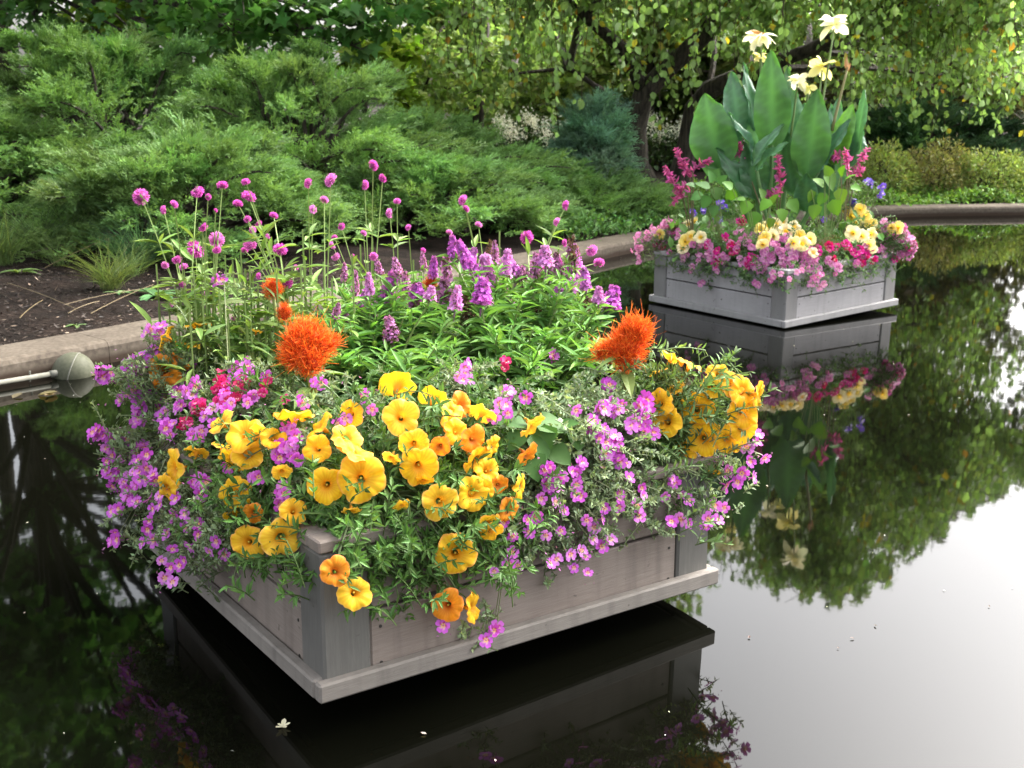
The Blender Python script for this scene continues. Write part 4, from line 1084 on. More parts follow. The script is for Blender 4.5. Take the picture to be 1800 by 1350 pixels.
def petunia_plant(label, flowers, seed, pl=PL1, soil=SOIL1, c=(.075, .155, .036), nsh=3, fill=None, scale=1., group='yellow petunias in the near planter', cup=True, mats=None, orange=None):
    r = np.random.default_rng(seed); pts = []; fl = []
    for f in flowers:
        u, v, d, fx, fy, fc = f[:6]; hang = len(f) > 6 and f[6] == 'h'
        P = face_hit(pl, u, v) if hang else hit(pl, soil, u, v)
        pts.append(P); fl.append((P, d, fx, fy, fc, f[7] if len(f) > 7 else (f[6] if len(f) > 6 and f[6] == 'o' else '')))
    ctr = np.mean(pts, 0); l = pl.l(ctr); base = pl.w((np.clip(l[0], .12, 1.08), np.clip(l[1], .12, 1.08), soil - pl.t[2] * 0 - .02))
    t = thing('petunia', label, 'flower', base, group)
    G = Geo(); cen = pl.w((.6, .6, .2))
    leafy = [p - unit((p - cen) * [1, 1, .5]) * .035 for p, f in zip(pts, flowers) if 'h' not in f]; anchors = list(leafy)
    if fill: anchors += [(face_hit(pl, u, v, .03) if k == 'h' else hit(pl, soil, u, v)) - np.array([0, 0, .03]) for (u, v, k) in fill]
    stems_to = anchors + [p for p, f in zip(pts, flowers) if 'h' in f]
    shoots(G, anchors, nsh + 1, .13, 15, P_PET, .036 * scale, c, seed=seed, outw=cen, spreadj=.055, depth=(0, .085))
    # main stems from the root to each flower
    B = Geo()
    for p in stems_to:
        mid = (base + p) / 2 + np.array([0, 0, .1]); V, T = tube(bez(base, mid, p, 7), np.linspace(.004, .0018, 7), 4, False); B.add(V, T, (.09, .13, .045))
    part('stem', B, M_STEM, t, kind='stuff'); part('foliage', G, M_LEAF, t, kind='stuff')
    for i, (P, d, fx, fy, fc, tag) in enumerate(fl):
        dist = np.dot(P - CAM, FW); R = d / 2 / F * dist * 1.08
        ax = facing(P, fx + r.normal(0, .08), fy + r.normal(0, .08), fc); Rm = up_frame(ax, r.uniform(0, 6))
        me = PETO if tag == 'o' else (mats or PET)[int(r.integers(0, len(mats or PET)))]
        me = WILT if tag == 'w' else me
        o = inst('flower', me, t, P + unit(ax) * R * .3 + unit(CAM - P) * .025, Rm, np.array([R, R, R * .95]) * np.array([r.uniform(.95, 1.05), r.uniform(.92, 1.05), 1]))
        k = bpy.data.objects.new('calyx', CALYX); COL.objects.link(k); k.parent = o
    return t

def rim_fill(u0, u1, step, lo, hi, seed, left=False):
    r = np.random.default_rng(seed); o = []
    for u in np.arange(u0, u1, step):
        rim = np.interp(u, [350, 527, 563, 1250], [848, 962, 962, 842])
        for _ in range(2):
            dv = r.uniform(lo, hi); o.append((u + r.normal(0, 6), rim + dv, 'h' if dv > 8 else ''))
    return o
petunia_plant('big yellow petunia spilling over the front left edge of the near planter', [
    (395, 748, 52, -.5, .8, .3), (433, 772, 66, -.2, .3, .5), (455, 768, 50, .5, .5, -.3), (413, 803, 50, -.6, -.5, .5), (317, 823, 66, -.85, .0, .3), (300, 855, 50, -.8, -.3, .4), (345, 800, 40, .2, .7, -.3),
    (418, 865, 56, -.35, 0, .9), (448, 899, 36, -.3, -.2, .8, 'o'), (439, 952, 58, -.4, -.15, .9), (493, 942, 66, .05, -.1, 1), (514, 901, 46, .3, .2, .6), (390, 790, 40, .3, .8, .1), (435, 800, 50, -.1, .3, .8), (480, 775, 44, .2, .5, .6), (495, 825, 34, 0, -.6, .5, 'w'), (405, 900, 30, 0, -.8, .4, 'w')], 101,
    fill=[(470, 830, ''), (370, 850, ''), (540, 880, ''), (560, 905, ''), (480, 880, ''), (420, 910, ''), (500, 980, 'h'), (610, 940, ''), (590, 900, ''), (430, 830, ''), (450, 860, ''), (530, 840, ''), (330, 870, ''), (600, 960, 'h')] + rim_fill(400, 560, 12, -50, 12, 6))
petunia_plant('big yellow petunia with the largest open flowers over the front corner post', [
    (517, 742, 66, .0, .85, -.2), (570, 755, 58, -.7, .5, .2), (607, 775, 50, .3, .3, .5), (618, 800, 66, .5, .65, .35), (620, 728, 48, -.3, -.1, .8), (697, 685, 60, .1, .6, -.45), (705, 735, 64, .0, .1, 1), (728, 778, 54, .2, -.35, .9), (735, 815, 66, .1, -.25, 1),
    (635, 840, 76, .05, 0, 1), (575, 851, 62, -.1, -.1, 1), (588, 1004, 52, .0, -.05, 1, 'h', 'o'), (621, 1043, 60, .15, .1, .9, 'h'), (771, 880, 60, .2, -.1, 1), (800, 971, 68, .05, -.05, 1, 'h'), (789, 1062, 56, -.1, -.3, .9, 'h', 'o'), (822, 1068, 54, .9, -.1, .35, 'h'), (560, 790, 46, -.2, .2, .8), (690, 800, 34, -.2, -.7, .4, 'w'), (617, 892, 34, 0, -.9, .3, 'w'), (705, 885, 30, .3, -.6, .4, 'w')], 102,
    fill=[(650, 900, ''), (700, 900, ''), (680, 940, ''), (740, 930, ''), (690, 860, ''), (620, 900, ''), (660, 790, ''), (720, 990, 'h'), (680, 980, 'h'), (740, 1020, 'h'), (640, 950, ''), (760, 840, ''), (780, 930, ''), (700, 1030, 'h'), (560, 800, ''), (830, 1000, 'h'), (720, 960, 'h'), (755, 975, 'h'), (800, 1030, 'h'), (650, 970, 'h'), (725, 1050, 'h')] + rim_fill(590, 860, 13, -50, 26, 4), nsh=3)
petunia_plant('yellow and apricot petunia right of centre facing many ways, in the near planter', [
    (760, 708, 56, .1, .6, -.4), (805, 713, 46, .5, .1, .6, 'o'), (845, 732, 50, .3, .5, -.3), (787, 745, 58, .6, .3, .4), (797, 760, 50, .5, -.1, .7), (827, 770, 50, .5, -.2, .7, 'o'), (830, 803, 56, .6, -.5, .4), (860, 783, 44, .75, -.3, .4), (852, 829, 48, .3, .3, .6), (873, 850, 38, .5, -.4, .6, 'o'), (775, 782, 36, .0, -.3, .8, 'o'),
    (826, 868, 58, .4, -.05, .9), (851, 915, 50, .3, -.75, .4), (888, 893, 46, .6, -.2, .6, 'o'), (908, 856, 44, .85, -.1, .3), (930, 743, 52, .65, -.55, .25), (921, 796, 48, .6, -.5, .3, 'o'), (790, 725, 44, .3, .3, .5), (843, 860, 44, .3, -.2, .8), (862, 930, 42, .2, -.6, .6), (745, 840, 32, 0, -.8, .4, 'w')], 103,
    fill=[(870, 900, ''), (900, 920, ''), (850, 950, ''), (800, 830, ''), (760, 800, ''), (830, 930, 'h'), (880, 820, '')] + rim_fill(800, 910, 12, -40, 40, 5))
petunia_plant('yellow petunia cushion at the right corner of the near planter', [
    (1178, 634, 42, .3, .6, -.2), (1210, 646, 42, .1, .7, .1), (1262, 661, 42, .2, .4, .7), (1157, 661, 40, -.3, .7, -.1), (1163, 710, 50, -.4, .1, .8), (1175, 743, 54, -.2, .1, .9), (1225, 720, 58, .05, .1, 1), (1238, 770, 58, .05, -.05, 1), (1205, 795, 44, -.3, -.3, .7), (1250, 682, 40, .2, .3, .8),
    (1285, 677, 44, .3, .3, .7), (1300, 690, 52, .5, .2, .7), (1325, 693, 48, .95, -.1, .2), (1303, 725, 54, .4, -.1, .8), (1303, 750, 50, .4, -.2, .8), (1280, 770, 52, .3, -.2, .8), (1254, 826, 34, 0, -.9, .2, 'w'), (1188, 690, 40, -.4, .5, .3)], 104, nsh=5, c=(.1, .17, .06),
    fill=[(1200, 680, ''), (1230, 670, ''), (1270, 700, ''), (1220, 690, ''), (1190, 660, ''), (1250, 740, ''), (1190, 810, ''), (1215, 820, ''), (1240, 830, ''), (1200, 840, 'h'), (1230, 850, 'h'), (1180, 830, ''), (1225, 800, ''), (1165, 800, ''), (1215, 850, 'h'), (1250, 845, 'h')])
petunia_plant('yellow petunia at the back left by the concrete wall, seen from behind', [
    (347, 579, 46, -.1, .85, -.1), (300, 598, 46, -.7, .3, -.2), (333, 613, 46, .1, .85, .2), (293, 652, 56, -.3, .1, .8, 'o'), (312, 640, 40, .4, .5, -.2, 'o'), (288, 668, 40, .2, -.5, .5, 'o'), (450, 585, 20, .2, .8, .1)], 105,
    fill=[(370, 620, ''), (340, 640, ''), (380, 590, '')])

# --- purple nemesia
def nemesia_plant(label, flowers, seed, pl=PL1, soil=SOIL1, meshes=NEM, d0=25, c=(.21, .28, .15), group='purple nemesias trailing from the near planter', nsh=2, leaf=.0205, name='nemesia', hit_kw={}, leafn=20, L=.09, kind_lab='flower', buds=True, fill=()):
    """flowers: (u, v) singles, (u, v, spread, n) clusters, (u, v, 'h') hanging in front of the box"""
    r = np.random.default_rng(seed); pts = []
    for f in flowers:
        if len(f) == 2: pts.append(hit(pl, soil, *f, **hit_kw))
        elif f[2] == 'h': pts.append(face_hit(pl, f[0], f[1], .06))
        else:
            for k in range(f[3]):
                a = r.uniform(0, 2 * PI); q = f[2] * math.sqrt(r.random()); pts.append(hit(pl, soil, f[0] + q * math.cos(a), f[1] + q * math.sin(a), **hit_kw))
    pts = np.array(pts)
    l = pl.l(pts.mean(0)); base = pl.w((np.clip(l[0], .1, 1.1), np.clip(l[1], .1, 1.1), soil - .03))
    t = thing(name, label, kind_lab, base, group); cen = pl.w((.6, .6, .15))
    G = Geo(); shoots(G, pts - unit((pts - cen) * [1, 1, .5]) * .02, nsh, L, leafn, P_SMALL, leaf, c, seed=seed, outw=cen, spreadj=.03, depth=(0, .07), up=.25, stemc=(.16, .2, .1))
    if len(fill):
        fp = np.array([face_hit(pl, u, v, .035) if q == 'h' else hit(pl, soil, u, v) - np.array([0, 0, .015]) for (u, v, q) in fill])
        shoots(G, fp, 3, L, leafn, P_SMALL, leaf, c, seed=seed + 7, outw=cen, spreadj=.03, depth=(0, .05), up=.1, hang=.3, stemc=(.16, .2, .1)); pts_f = fp
    if buds:
        k = len(pts); bp = pts + r.normal(0, .016, (k, 3)); B2 = col((.4, .16, .36), k * 2, .3)
        G.tile((P_SMALL[0] * .8, P_SMALL[1], P_SMALL[2]), frames(randdir(k * 2), randdir(k * 2)), np.repeat(bp, 2, 0) + r.normal(0, .01, (k * 2, 3)), r.uniform(.008, .014, k * 2), B2)
    B = Geo()
    for p in pts[::2]:
        mid = (base + p) / 2 + np.array([0, 0, .08]); V, T = tube(bez(base, mid, p, 6), np.linspace(.003, .0014, 6), 3, False); B.add(V, T, (.15, .17, .08))
    part('stem', B, M_STEM, t, kind='stuff'); part('foliage', G, M_LEAF, t, kind='stuff')
    for P in pts:
        dist = np.dot(P - CAM, FW); R = d0 * r.uniform(.8, 1.15) / 2 / F * dist
        o = unit((P - cen) * [1, 1, .5]); ax = unit(o * .6 + unit(CAM - P) * .75 + r.normal(0, .38, 3) + [0, 0, .1])
        inst('flower', meshes[int(r.integers(0, len(meshes)))], t, P + ax * .012, up_frame(ax, r.normal(0, .35)), R)
    return t

nemesia_plant('widest purple nemesia trailing far over the left corner of the near planter', [(275, 588, 15, 5), (270, 630, 24, 10), (200, 660, 16, 7), (235, 650, 20, 7), (258, 682, 20, 6), (228, 702, 22, 6), (250, 732, 15, 5), (290, 725, 18, 5), (175, 760, 18, 6), (300, 755, 15, 5), (190, 780, 18, 7), (215, 790, 22, 9), (242, 806, 22, 10), (200, 825, 22, 9), (258, 838, 20, 9), (232, 872, 20, 9), (205, 890, 14, 4), (205, 945, 13, 4), (225, 850, 25, 6), (180, 655, 6, 2), (320, 700, 20, 5), (300, 690, 12, 3)], 201, nsh=3)
nemesia_plant('purple nemesia hanging below the left trim of the near planter', [(289, 889), (312, 905), (341, 917), (330, 905), (355, 942), (386, 950), (269, 917), (302, 971), (330, 983), (304, 998), (293, 1014), (308, 1025), (275, 948), (258, 955), (320, 995), (285, 985), (357, 870), (347, 847), (405, 823), (448, 839), (275, 895), (265, 930), (325, 930), (350, 925), (300, 940), (285, 875), (270, 880), (300, 860), (360, 855), (315, 880), (375, 965), (340, 955), (395, 975, 'h')], 202, nsh=3, fill=rim_fill(350, 440, 9, -40, 70, 3) + [(u, v, '') for u in range(255, 400, 18) for v in range(850, 960, 22)])
nemesia_plant('pale lilac nemesia tangled with the crimson verbena in the near planter', [(420, 660, 16, 6), (435, 650, 8, 3), (400, 710, 16, 6), (375, 735, 14, 4), (330, 690, 25, 6), (440, 700, 14, 3), (340, 640, 20, 4), (395, 497, 8, 2), (470, 668, 10, 2), (350, 760, 15, 4)], 203)
nemesia_plant('upright purple nemesia cluster among the yellow petunias at front left', [(515, 758, 10, 4), (500, 785, 12, 6), (525, 778, 10, 4), (495, 800, 7, 3), (522, 808, 8, 3), (498, 862, 9, 3), (500, 885, 9, 3), (455, 835, 8, 2), (360, 845, 8, 3), (645, 695), (640, 700), (655, 720), (600, 745, 8, 2)], 204)
nemesia_plant('purple nemesia draped over the front plank right of the petunias', [(967, 857), (948, 875), (970, 885), (987, 897), (943, 907), (960, 940), (900, 938), (883, 918), (983, 930), (1032, 913), (1050, 913), (1060, 893), (1037, 950, 'h'), (1070, 953, 'h'), (1083, 875), (1087, 890), (1085, 865), (977, 983, 'h'), (997, 973, 'h'), (1017, 970, 'h'), (963, 993, 'h'), (1027, 983, 'h'), (1005, 995, 'h'), (1032, 1012, 'h'), (893, 993, 'h'), (910, 993, 'h'), (900, 973, 'h'), (1005, 868), (1020, 875), (1010, 850), (930, 935), (925, 915), (873, 1103, 'h'), (853, 1125, 'h'), (868, 1108, 'h'), (780, 1100, 'h'), (1010, 830), (960, 825, 10, 3), (990, 838, 14, 5), (965, 855, 8, 3), (1055, 960, 'h'), (865, 1003, 'h'), (1045, 930, 'h')], 205, nsh=3, fill=rim_fill(870, 1115, 11, -45, 70, 1))
nemesia_plant('purple nemesia in the middle of the right side below the orange plume', [(1063, 680, 8, 3), (1055, 725, 13, 5), (1085, 715, 13, 5), (1130, 725, 13, 6), (1125, 750, 10, 4), (1145, 768, 6, 2), (1050, 755, 15, 7), (1075, 780, 14, 6), (1060, 800, 10, 4), (1090, 815, 8, 3), (1020, 810, 10, 3), (1100, 843), (1110, 745, 10, 3), (1135, 705, 8, 2), (1010, 717, 8, 1)], 206, nsh=3, fill=[(u, v, '') for u in range(960, 1150, 16) for v in range(690, 860, 26)])
nemesia_plant('purple nemesia trailing over the right corner post of the near planter', [(1123, 857), (1125, 873), (1175, 842), (1185, 850), (1193, 865), (1208, 882), (1177, 920, 'h'), (1200, 912, 'h'), (1205, 918, 'h'), (1242, 913, 'h'), (1242, 932, 'h'), (1258, 917), (1253, 890), (1273, 893), (1263, 802), (1243, 807), (1273, 827), (1293, 847), (1317, 840), (1313, 813), (1330, 767), (1327, 783), (1312, 787), (1255, 815), (1240, 790), (1115, 890), (1120, 910), (1165, 870), (1340, 800), (1300, 830), (1270, 850)], 207, nsh=3, fill=rim_fill(1110, 1262, 13, -40, 32, 2))
nemesia_plant('small purple nemesia in the shade below the lilac spikes', [(810, 650, 12, 4), (815, 668, 10, 3), (885, 695, 8, 2), (960, 625, 8, 3), (920, 700, 6, 2), (880, 715, 8, 2), (890, 725), (560, 680, 8, 2), (530, 700, 10, 2), (870, 740, 6, 1)], 208, nsh=3)
nemesia_plant('crimson verbena between the lilac nemesia and the left orange plume', [(390, 672, 14, 9), (412, 692, 16, 10), (430, 678, 12, 8), (395, 702, 12, 6), (468, 680, 14, 7), (355, 712, 9, 5), (330, 742, 10, 5), (505, 705, 6, 2), (885, 640, 8, 4), (345, 725, 8, 3), (400, 685, 20, 8)], 209, meshes=CRIM, d0=17, c=(.08, .13, .045), group=None, name='verbena', kind_lab='flower', buds=False)

# --- orange celosia plumes
def celosia(label, u, v, d, y, k, su, sv, leaves=7):
    P = at_y(u, v, y); R = d / 2 / F * np.dot(P - CAM, FW); b = at_y(su, sv, y); l = PL1.l(b); b = PL1.w((l[0], l[1], SOIL1 - .05))
    t = thing('celosia', label, 'flower', b, 'orange celosia plumes in the near planter'); r = np.random.default_rng(300 + k)
    g = Geo(); V, T = tube(bez(b, (b + P) / 2 + [.01, 0, .05], P + [0, 0, -R * .4], 8), np.linspace(.009, .012, 8) * (1 if d > 70 else .45), 8); g.add(V, T, (.3, .26, .06) if d > 70 else (.16, .2, .05)); part('stem', g, M_STEM, t, smooth=True)
    for j in range(leaves):
        f = r.uniform(.3, .93); q = b + (P - b) * f; a = 2 * PI * j / leaves + r.normal(0, .3); G = Geo()
        G.tile(leaf_proto(.3, .2, .35, 6, .9, .6, 1, 1.3), frames(np.array([[math.cos(a), math.sin(a), r.uniform(.0, .5)]]), np.array([[0, 0, 1.]])), q[None], np.array([r.uniform(.08, .14)]), col((.13, .2, .05), 1)); part('leaf', G, M_LEAF, t)
    sc = np.array([R, R * .85, R]) * .98
    inst('plume', PLUME[k % 2] if d > 60 else PLUME[2], t, P, up_frame(np.array([r.normal(0, .08), r.normal(0, .08), 1.]), r.normal(0, .25)), sc)
celosia('largest orange celosia plume above the yellow petunias at the left', 540, 614, 112, 2.86, 0, 558, 705)
celosia('orange celosia plume at the right in front of the black water', 1098, 607, 106, 2.95, 1, 1105, 690)
celosia('small orange celosia plume among the pink globe stems', 480, 510, 52, 3.25, 2, 490, 600)
celosia('faded lower orange celosia plume behind the largest one', 500, 552, 46, 3.2, 3, 505, 620)
celosia('pale orange celosia head half hidden by the lilac spikes', 757, 500, 38, 3.4, 4, 760, 560)

# --- tall pink globe amaranth
def globes(label, heads, base_l, seed, spread=.12):
    r = np.random.default_rng(seed); base = PL1.w((*base_l, SOIL1 - .05)); t = thing('globe_amaranth', label, 'flower', base, 'pink globe amaranths in the near planter')
    S = Geo(); G = Geo()
    forks = [base + np.array([r.normal(0, spread), r.normal(0, spread), r.uniform(.22, .4)]) for _ in range(max(4, len(heads) // 3))]
    for fk in forks:
        V, T = tube(bez(base + r.normal(0, .04, 3) * [1, 1, 0], (base + fk) / 2 + [0, 0, .04], fk, 6), np.linspace(.0042, .0028, 6), 5, False); S.add(V, T, (.17, .24, .07))
    for (u, v, rad) in heads:
        y = base[1] + r.uniform(-.16, .22); P = at_y(u, v, y); fk = forks[int(np.argmin([abs(to_px(f)[0] - u) + r.uniform(0, 25) for f in forks]))]
        mid = fk * .55 + P * .45 + np.array([0, 0, .05]); pts = bez(fk, mid, P, 9); V, T = tube(pts, np.linspace(.0024, .0016, 9), 4, False); S.add(V, T, (.2, .28, .08))
        for f in (2, 5) if rad > 6 else (3,):
            k = 4; q = pts[f]; tg = unit(pts[f + 1] - pts[f]); sd = unit(np.cross(tg, randdir(k)))
            dd = unit(sd + tg * .5 + np.array([0, 0, -.1])); G.tile(P_LANCE, frames(dd, np.array([0, 0, 1.])), np.repeat(q[None], k, 0), r.uniform(.045, .085, k), col((.13, .21, .055), k, .18))
        R = rad / F * np.dot(P - CAM, FW) * 1.02; ax = unit(pts[-1] - pts[-2] + r.normal(0, .15, 3))
        inst('flower_head', GLOBE[int(r.integers(0, 3))], t, P, up_frame(ax, r.uniform(0, 6)), (R, R, R * (.85 if rad > 6 else .95)))
    low = np.array([f + r.normal(0, .085, 3) + [0, 0, .02] for f in forks for _ in range(15)])
    for p in low:
        k = 9; q = p + r.normal(0, .02, (k, 3)) - np.array([0, 0, 1.]) * r.uniform(0, .22, (k, 1)); dd = unit(r.normal(0, 1, (k, 3)) * [1, 1, .35] + [0, 0, .25])
        G.tile(P_LANCE, frames(dd, unit(r.normal(0, .3, (k, 3)) + [0, 0, 1.])), q, r.uniform(.05, .1, k), col((.15, .24, .06), k, .2))
        V, T = tube(np.array([p + [0, 0, .05], p - [0, 0, .2]]), .003, 4, False); S.add(V, T, (.15, .22, .06))
    part('stem', S, M_STEM, t, kind='stuff'); part('foliage', G, M_LEAF, t, kind='stuff')
globes('tall pink globe amaranth leaning left towards the junipers', [(248, 346, 15), (288, 369, 8), (306, 359, 8), (347, 337, 12), (366, 346, 6), (391, 326, 10), (379, 370, 4), (357, 399, 9), (381, 421, 14), (344, 438, 16), (381, 439, 8), (311, 456, 9), (290, 466, 7), (323, 469, 8), (320, 500, 6), (360, 517, 5), (300, 535, 5), (410, 560, 4)], (.22, 1.08), 401, .1)
globes('tallest bunch of pink globe amaranth rising over the small orange plume', [(418, 358, 9), (437, 346, 13), (432, 320, 8), (435, 385, 7), (454, 393, 7), (444, 404, 7), (439, 430, 12), (430, 440, 7), (481, 379, 8), (492, 439, 13), (505, 497, 12), (455, 485, 6), (542, 322, 9), (582, 317, 13), (570, 351, 8), (550, 368, 8), (471, 415, 5), (520, 470, 5)], (.55, 1.1), 402, .12)
globes('pink globe amaranth behind the lilac spikes at the centre', [(600, 398, 7), (639, 410, 6), (641, 325, 9), (588, 418, 6), (584, 431, 7), (590, 451, 8), (656, 291, 10), (673, 313, 8), (698, 354, 7), (685, 375, 9), (718, 400, 6), (657, 451, 8), (744, 440, 5), (620, 450, 4)], (.85, 1.12), 403, .11)
globes('sparse pink globe amaranth at the right back in front of the wall', [(814, 352, 10), (819, 367, 7), (841, 395, 7), (790, 409, 6), (926, 417, 12), (995, 361, 9), (979, 390, 8), (993, 427, 7), (1053, 462, 10), (1040, 440, 11), (952, 470, 5), (985, 460, 7)], (1.05, .95), 404, .1)

# --- butterfly bush: lilac spikes over lance leaves
def buddleia(label, spikes, base_l, seed, ctrs):
    r = np.random.default_rng(seed); base = PL1.w((*base_l, SOIL1 - .05)); t = thing('butterfly_bush', label, 'flower', base, 'lilac butterfly bushes in the near planter')
    G = Geo(); S = Geo()
    tops = []
    for (u, v, w_, h_, kind) in spikes:
        y = base[1] + r.uniform(-.12, .2) + (.0 if v > 500 else .12); P = at_y(u, v + h_ / 2, y); tops.append(P)
        dist = np.dot(P - CAM, FW); L = h_ / F * dist * 1.12; W_ = w_ / F * dist / .66
        ax = unit(np.array([r.normal(0, .22), r.normal(0, .15), 1.])); me = (BUD if kind == 0 else BUDS if kind == 1 else BROWN); me = me[int(r.integers(0, len(me)))]
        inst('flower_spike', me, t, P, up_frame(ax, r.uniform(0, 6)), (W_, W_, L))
    leafy = list(tops) + [at_y(u, v, y) for (u, v, y) in ctrs]
    for p in leafy:
        low = base + (p - base) * r.uniform(.15, .3); pts = bez(low, (low + p) / 2 + r.normal(0, .03, 3), p - [0, 0, .01], 9)
        V, T = tube(pts, np.linspace(.004, .002, 9), 5, False); S.add(V, T, (.16, .21, .07))
        for f in range(3, 9):
            tg = unit(pts[f] - pts[f - 1]); a0 = r.uniform(0, 6); k = int(r.integers(2, 5))
            for half in (0, 1):
                q = pts[f] - tg * half * .02
                a = a0 + np.arange(k) * 2 * PI / k + half * .6; dd = unit(np.column_stack([np.cos(a), np.sin(a), r.normal(.5, .3, k)]) + r.normal(0, .2, (k, 3)))
                sz = r.uniform(.045, .095, k) * (1.0 if f < 8 else .7)
                G.tile(P_LANCE, frames(dd, unit(np.array([0, 0, 1.]) + r.normal(0, .35, (k, 3)))), np.repeat(q[None], k, 0) + r.normal(0, .004, (k, 3)), np.column_stack([sz * .72, sz, sz * r.uniform(.4, 2.2, k)]), col((.085 + .04 * (f > 6), .18 + .08 * (f > 6), .045 + .015 * (f > 6)), k, .18))
    part('stem', S, M_STEM, t, kind='stuff'); part('foliage', G, M_LEAF, t, kind='stuff')
def bud_ctrs(u0, u1, n, seed):
    r = np.random.default_rng(seed); o = []
    for _ in range(n):
        u = r.uniform(u0, u1); top = np.interp(u, [520, 600, 700, 800, 900, 1000, 1090], [540, 500, 490, 470, 462, 478, 525]); v = top + (655 - top) * r.random() ** 1.1
        o.append((u, v, np.interp(v, [450, 650], [3.52, 2.95]) + r.normal(0, .05)))
    return o
ctrsA, ctrsB = bud_ctrs(545, 810, 52, 1), bud_ctrs(790, 1075, 58, 2)
buddleia('left half of the lilac spiked butterfly bush, behind the largest orange plume', [(624, 505, 16, 50, 1), (640, 535, 42, 46, 0), (682, 501, 34, 50, 0), (701, 471, 20, 32, 1), (734, 520, 34, 38, 0), (778, 512, 36, 50, 1), (783, 474, 26, 40, 1), (690, 578, 34, 40, 1), (731, 540, 30, 30, 2), (668, 470, 16, 26, 1), (605, 478, 14, 30, 1), (650, 500, 18, 34, 0), (715, 495, 20, 34, 1), (760, 470, 18, 34, 0), (610, 565, 22, 32, 1), (660, 560, 20, 30, 1), (745, 460, 14, 28, 1), (800, 525, 24, 38, 0), (755, 515, 22, 22, 0), (590, 545, 16, 26, 1)], (.55, .75), 501, ctrsA)
buddleia('right half of the lilac spiked butterfly bush, against the wall and dark water', [(796, 434, 20, 34, 0), (826, 446, 26, 46, 0), (855, 480, 38, 55, 0), (846, 513, 36, 42, 0), (887, 465, 26, 44, 0), (905, 468, 24, 26, 0), (939, 468, 24, 40, 1), (959, 451, 30, 32, 0), (965, 476, 22, 26, 0), (985, 465, 22, 36, 1), (1013, 463, 34, 56, 0), (1001, 497, 24, 26, 0), (1052, 518, 22, 26, 0), (1072, 524, 36, 38, 0), (876, 500, 24, 26, 1), (857, 440, 16, 32, 2), (1010, 440, 26, 46, 2), (823, 545, 34, 48, 2), (1028, 535, 26, 30, 2), (823, 458, 22, 40, 0), (914, 480, 18, 24, 1), (840, 470, 22, 40, 0), (870, 445, 18, 36, 1), (925, 500, 22, 36, 1), (978, 510, 20, 30, 0), (900, 525, 20, 32, 1), (1030, 490, 22, 34, 0), (945, 540, 18, 26, 2), (875, 550, 22, 34, 1)], (.95, .62), 502, ctrsB)

# --- fine grass and a few broad leaves in the middle
def arching_grass(label, pl, soil, l, n, L, c, seed, group, spread=.8):
    if l[0] > 5: l = pl.l(at_z(l[0], l[1], soil + .02))[:2]
    r = np.random.default_rng(seed); base = pl.w((*l, soil - .03)); t = thing('arching_grass', label, 'grass', base, group); G = Geo()
    for k in range(n):
        a = r.uniform(0, 2 * PI); d = np.array([math.cos(a), math.sin(a), 0]); h = L * r.uniform(.5, 1.0); q = base + r.normal(0, .02, 3) * [1, 1, 0]
        pts = bez(q, q + d * h * .25 * spread + [0, 0, h], q + d * h * r.uniform(.6, 1.1) * spread + [0, 0, h * r.uniform(.1, .7)], 9)
        V, T = tube(pts, np.linspace(.0019, .0008, 9), 3, False); G.add(V, T, col(c, 1, .25)[0])
    part('blades', G, M_LEAF, t, kind='stuff')
GG = 'fine arching grasses in the near planter'
arching_grass('fine arching grass under the right orange plume', PL1, SOIL1, (985, 705), 150, .34, (.16, .2, .06), 1, GG)
arching_grass('fine arching grass around the stem of the largest orange plume', PL1, SOIL1, (610, 705), 150, .33, (.14, .19, .055), 2, GG)
arching_grass('fine arching grass left of the largest orange plume over the verbena', PL1, SOIL1, (400, 665), 110, .3, (.17, .2, .06), 3, GG)
arching_grass('fine dark grass in the shaded middle of the near planter', PL1, SOIL1, (760, 700), 150, .3, (.1, .14, .05), 4, GG)

def broad_leaves(name, label, leaves, pl, soil, seed, group, c=(.1, .2, .04), proto=P_HEART, cat='plant', y=None, kw={}):
    r = np.random.default_rng(seed); P0 = [hit(pl, soil, u, v, **kw) if y is None else at_y(u, v, y + r.uniform(-.08, .08)) for (u, v, *_ ) in leaves]; ctr = np.mean(P0, 0); l = pl.l(ctr)
    base = pl.w((np.clip(l[0], .1, 1.1), np.clip(l[1], .1, 1.1), soil - .03)); t = thing(name, label, cat, base, group); B = Geo()
    for (u, v, d, fx, fy), P in zip(leaves, P0):
        L = (.85 if pl is PL2 else 1.) * d / F * np.dot(P - CAM, FW); dr = facing(P, fx, fy, r.normal(.25, .15)); nn = unit(unit(CAM - P) * .5 + np.array([0, 0, .8]) + r.normal(0, .2, 3)); G = Geo()
        q = P - dr * L * .5; G.tile(proto, frames(dr[None], nn[None]), q[None], np.array([L]), col(c, 1, .16)); part('leaf', G, M_LEAF, t, smooth=True)
        V, T = tube(bez(base, (base + q) / 2 + [0, 0, .06], q, 6), .0025, 4, False); B.add(V, T, (.14, .2, .06))
    part('stem', B, M_STEM, t, kind='stuff')
broad_leaves('nasturtium', 'broad leaved green plant between the apricot petunias and purple nemesia', [(900, 740, 60, -.8, .1), (970, 747, 66, .9, -.1), (950, 785, 60, .5, -.8), (1015, 772, 44, .3, -.9), (940, 820, 55, .3, -.9), (985, 800, 50, .7, -.5), (905, 775, 44, -.5, -.6), (1000, 745, 36, .8, .3), (960, 770, 50, .1, -.9)], PL1, SOIL1, 61, None, c=(.055, .14, .025))
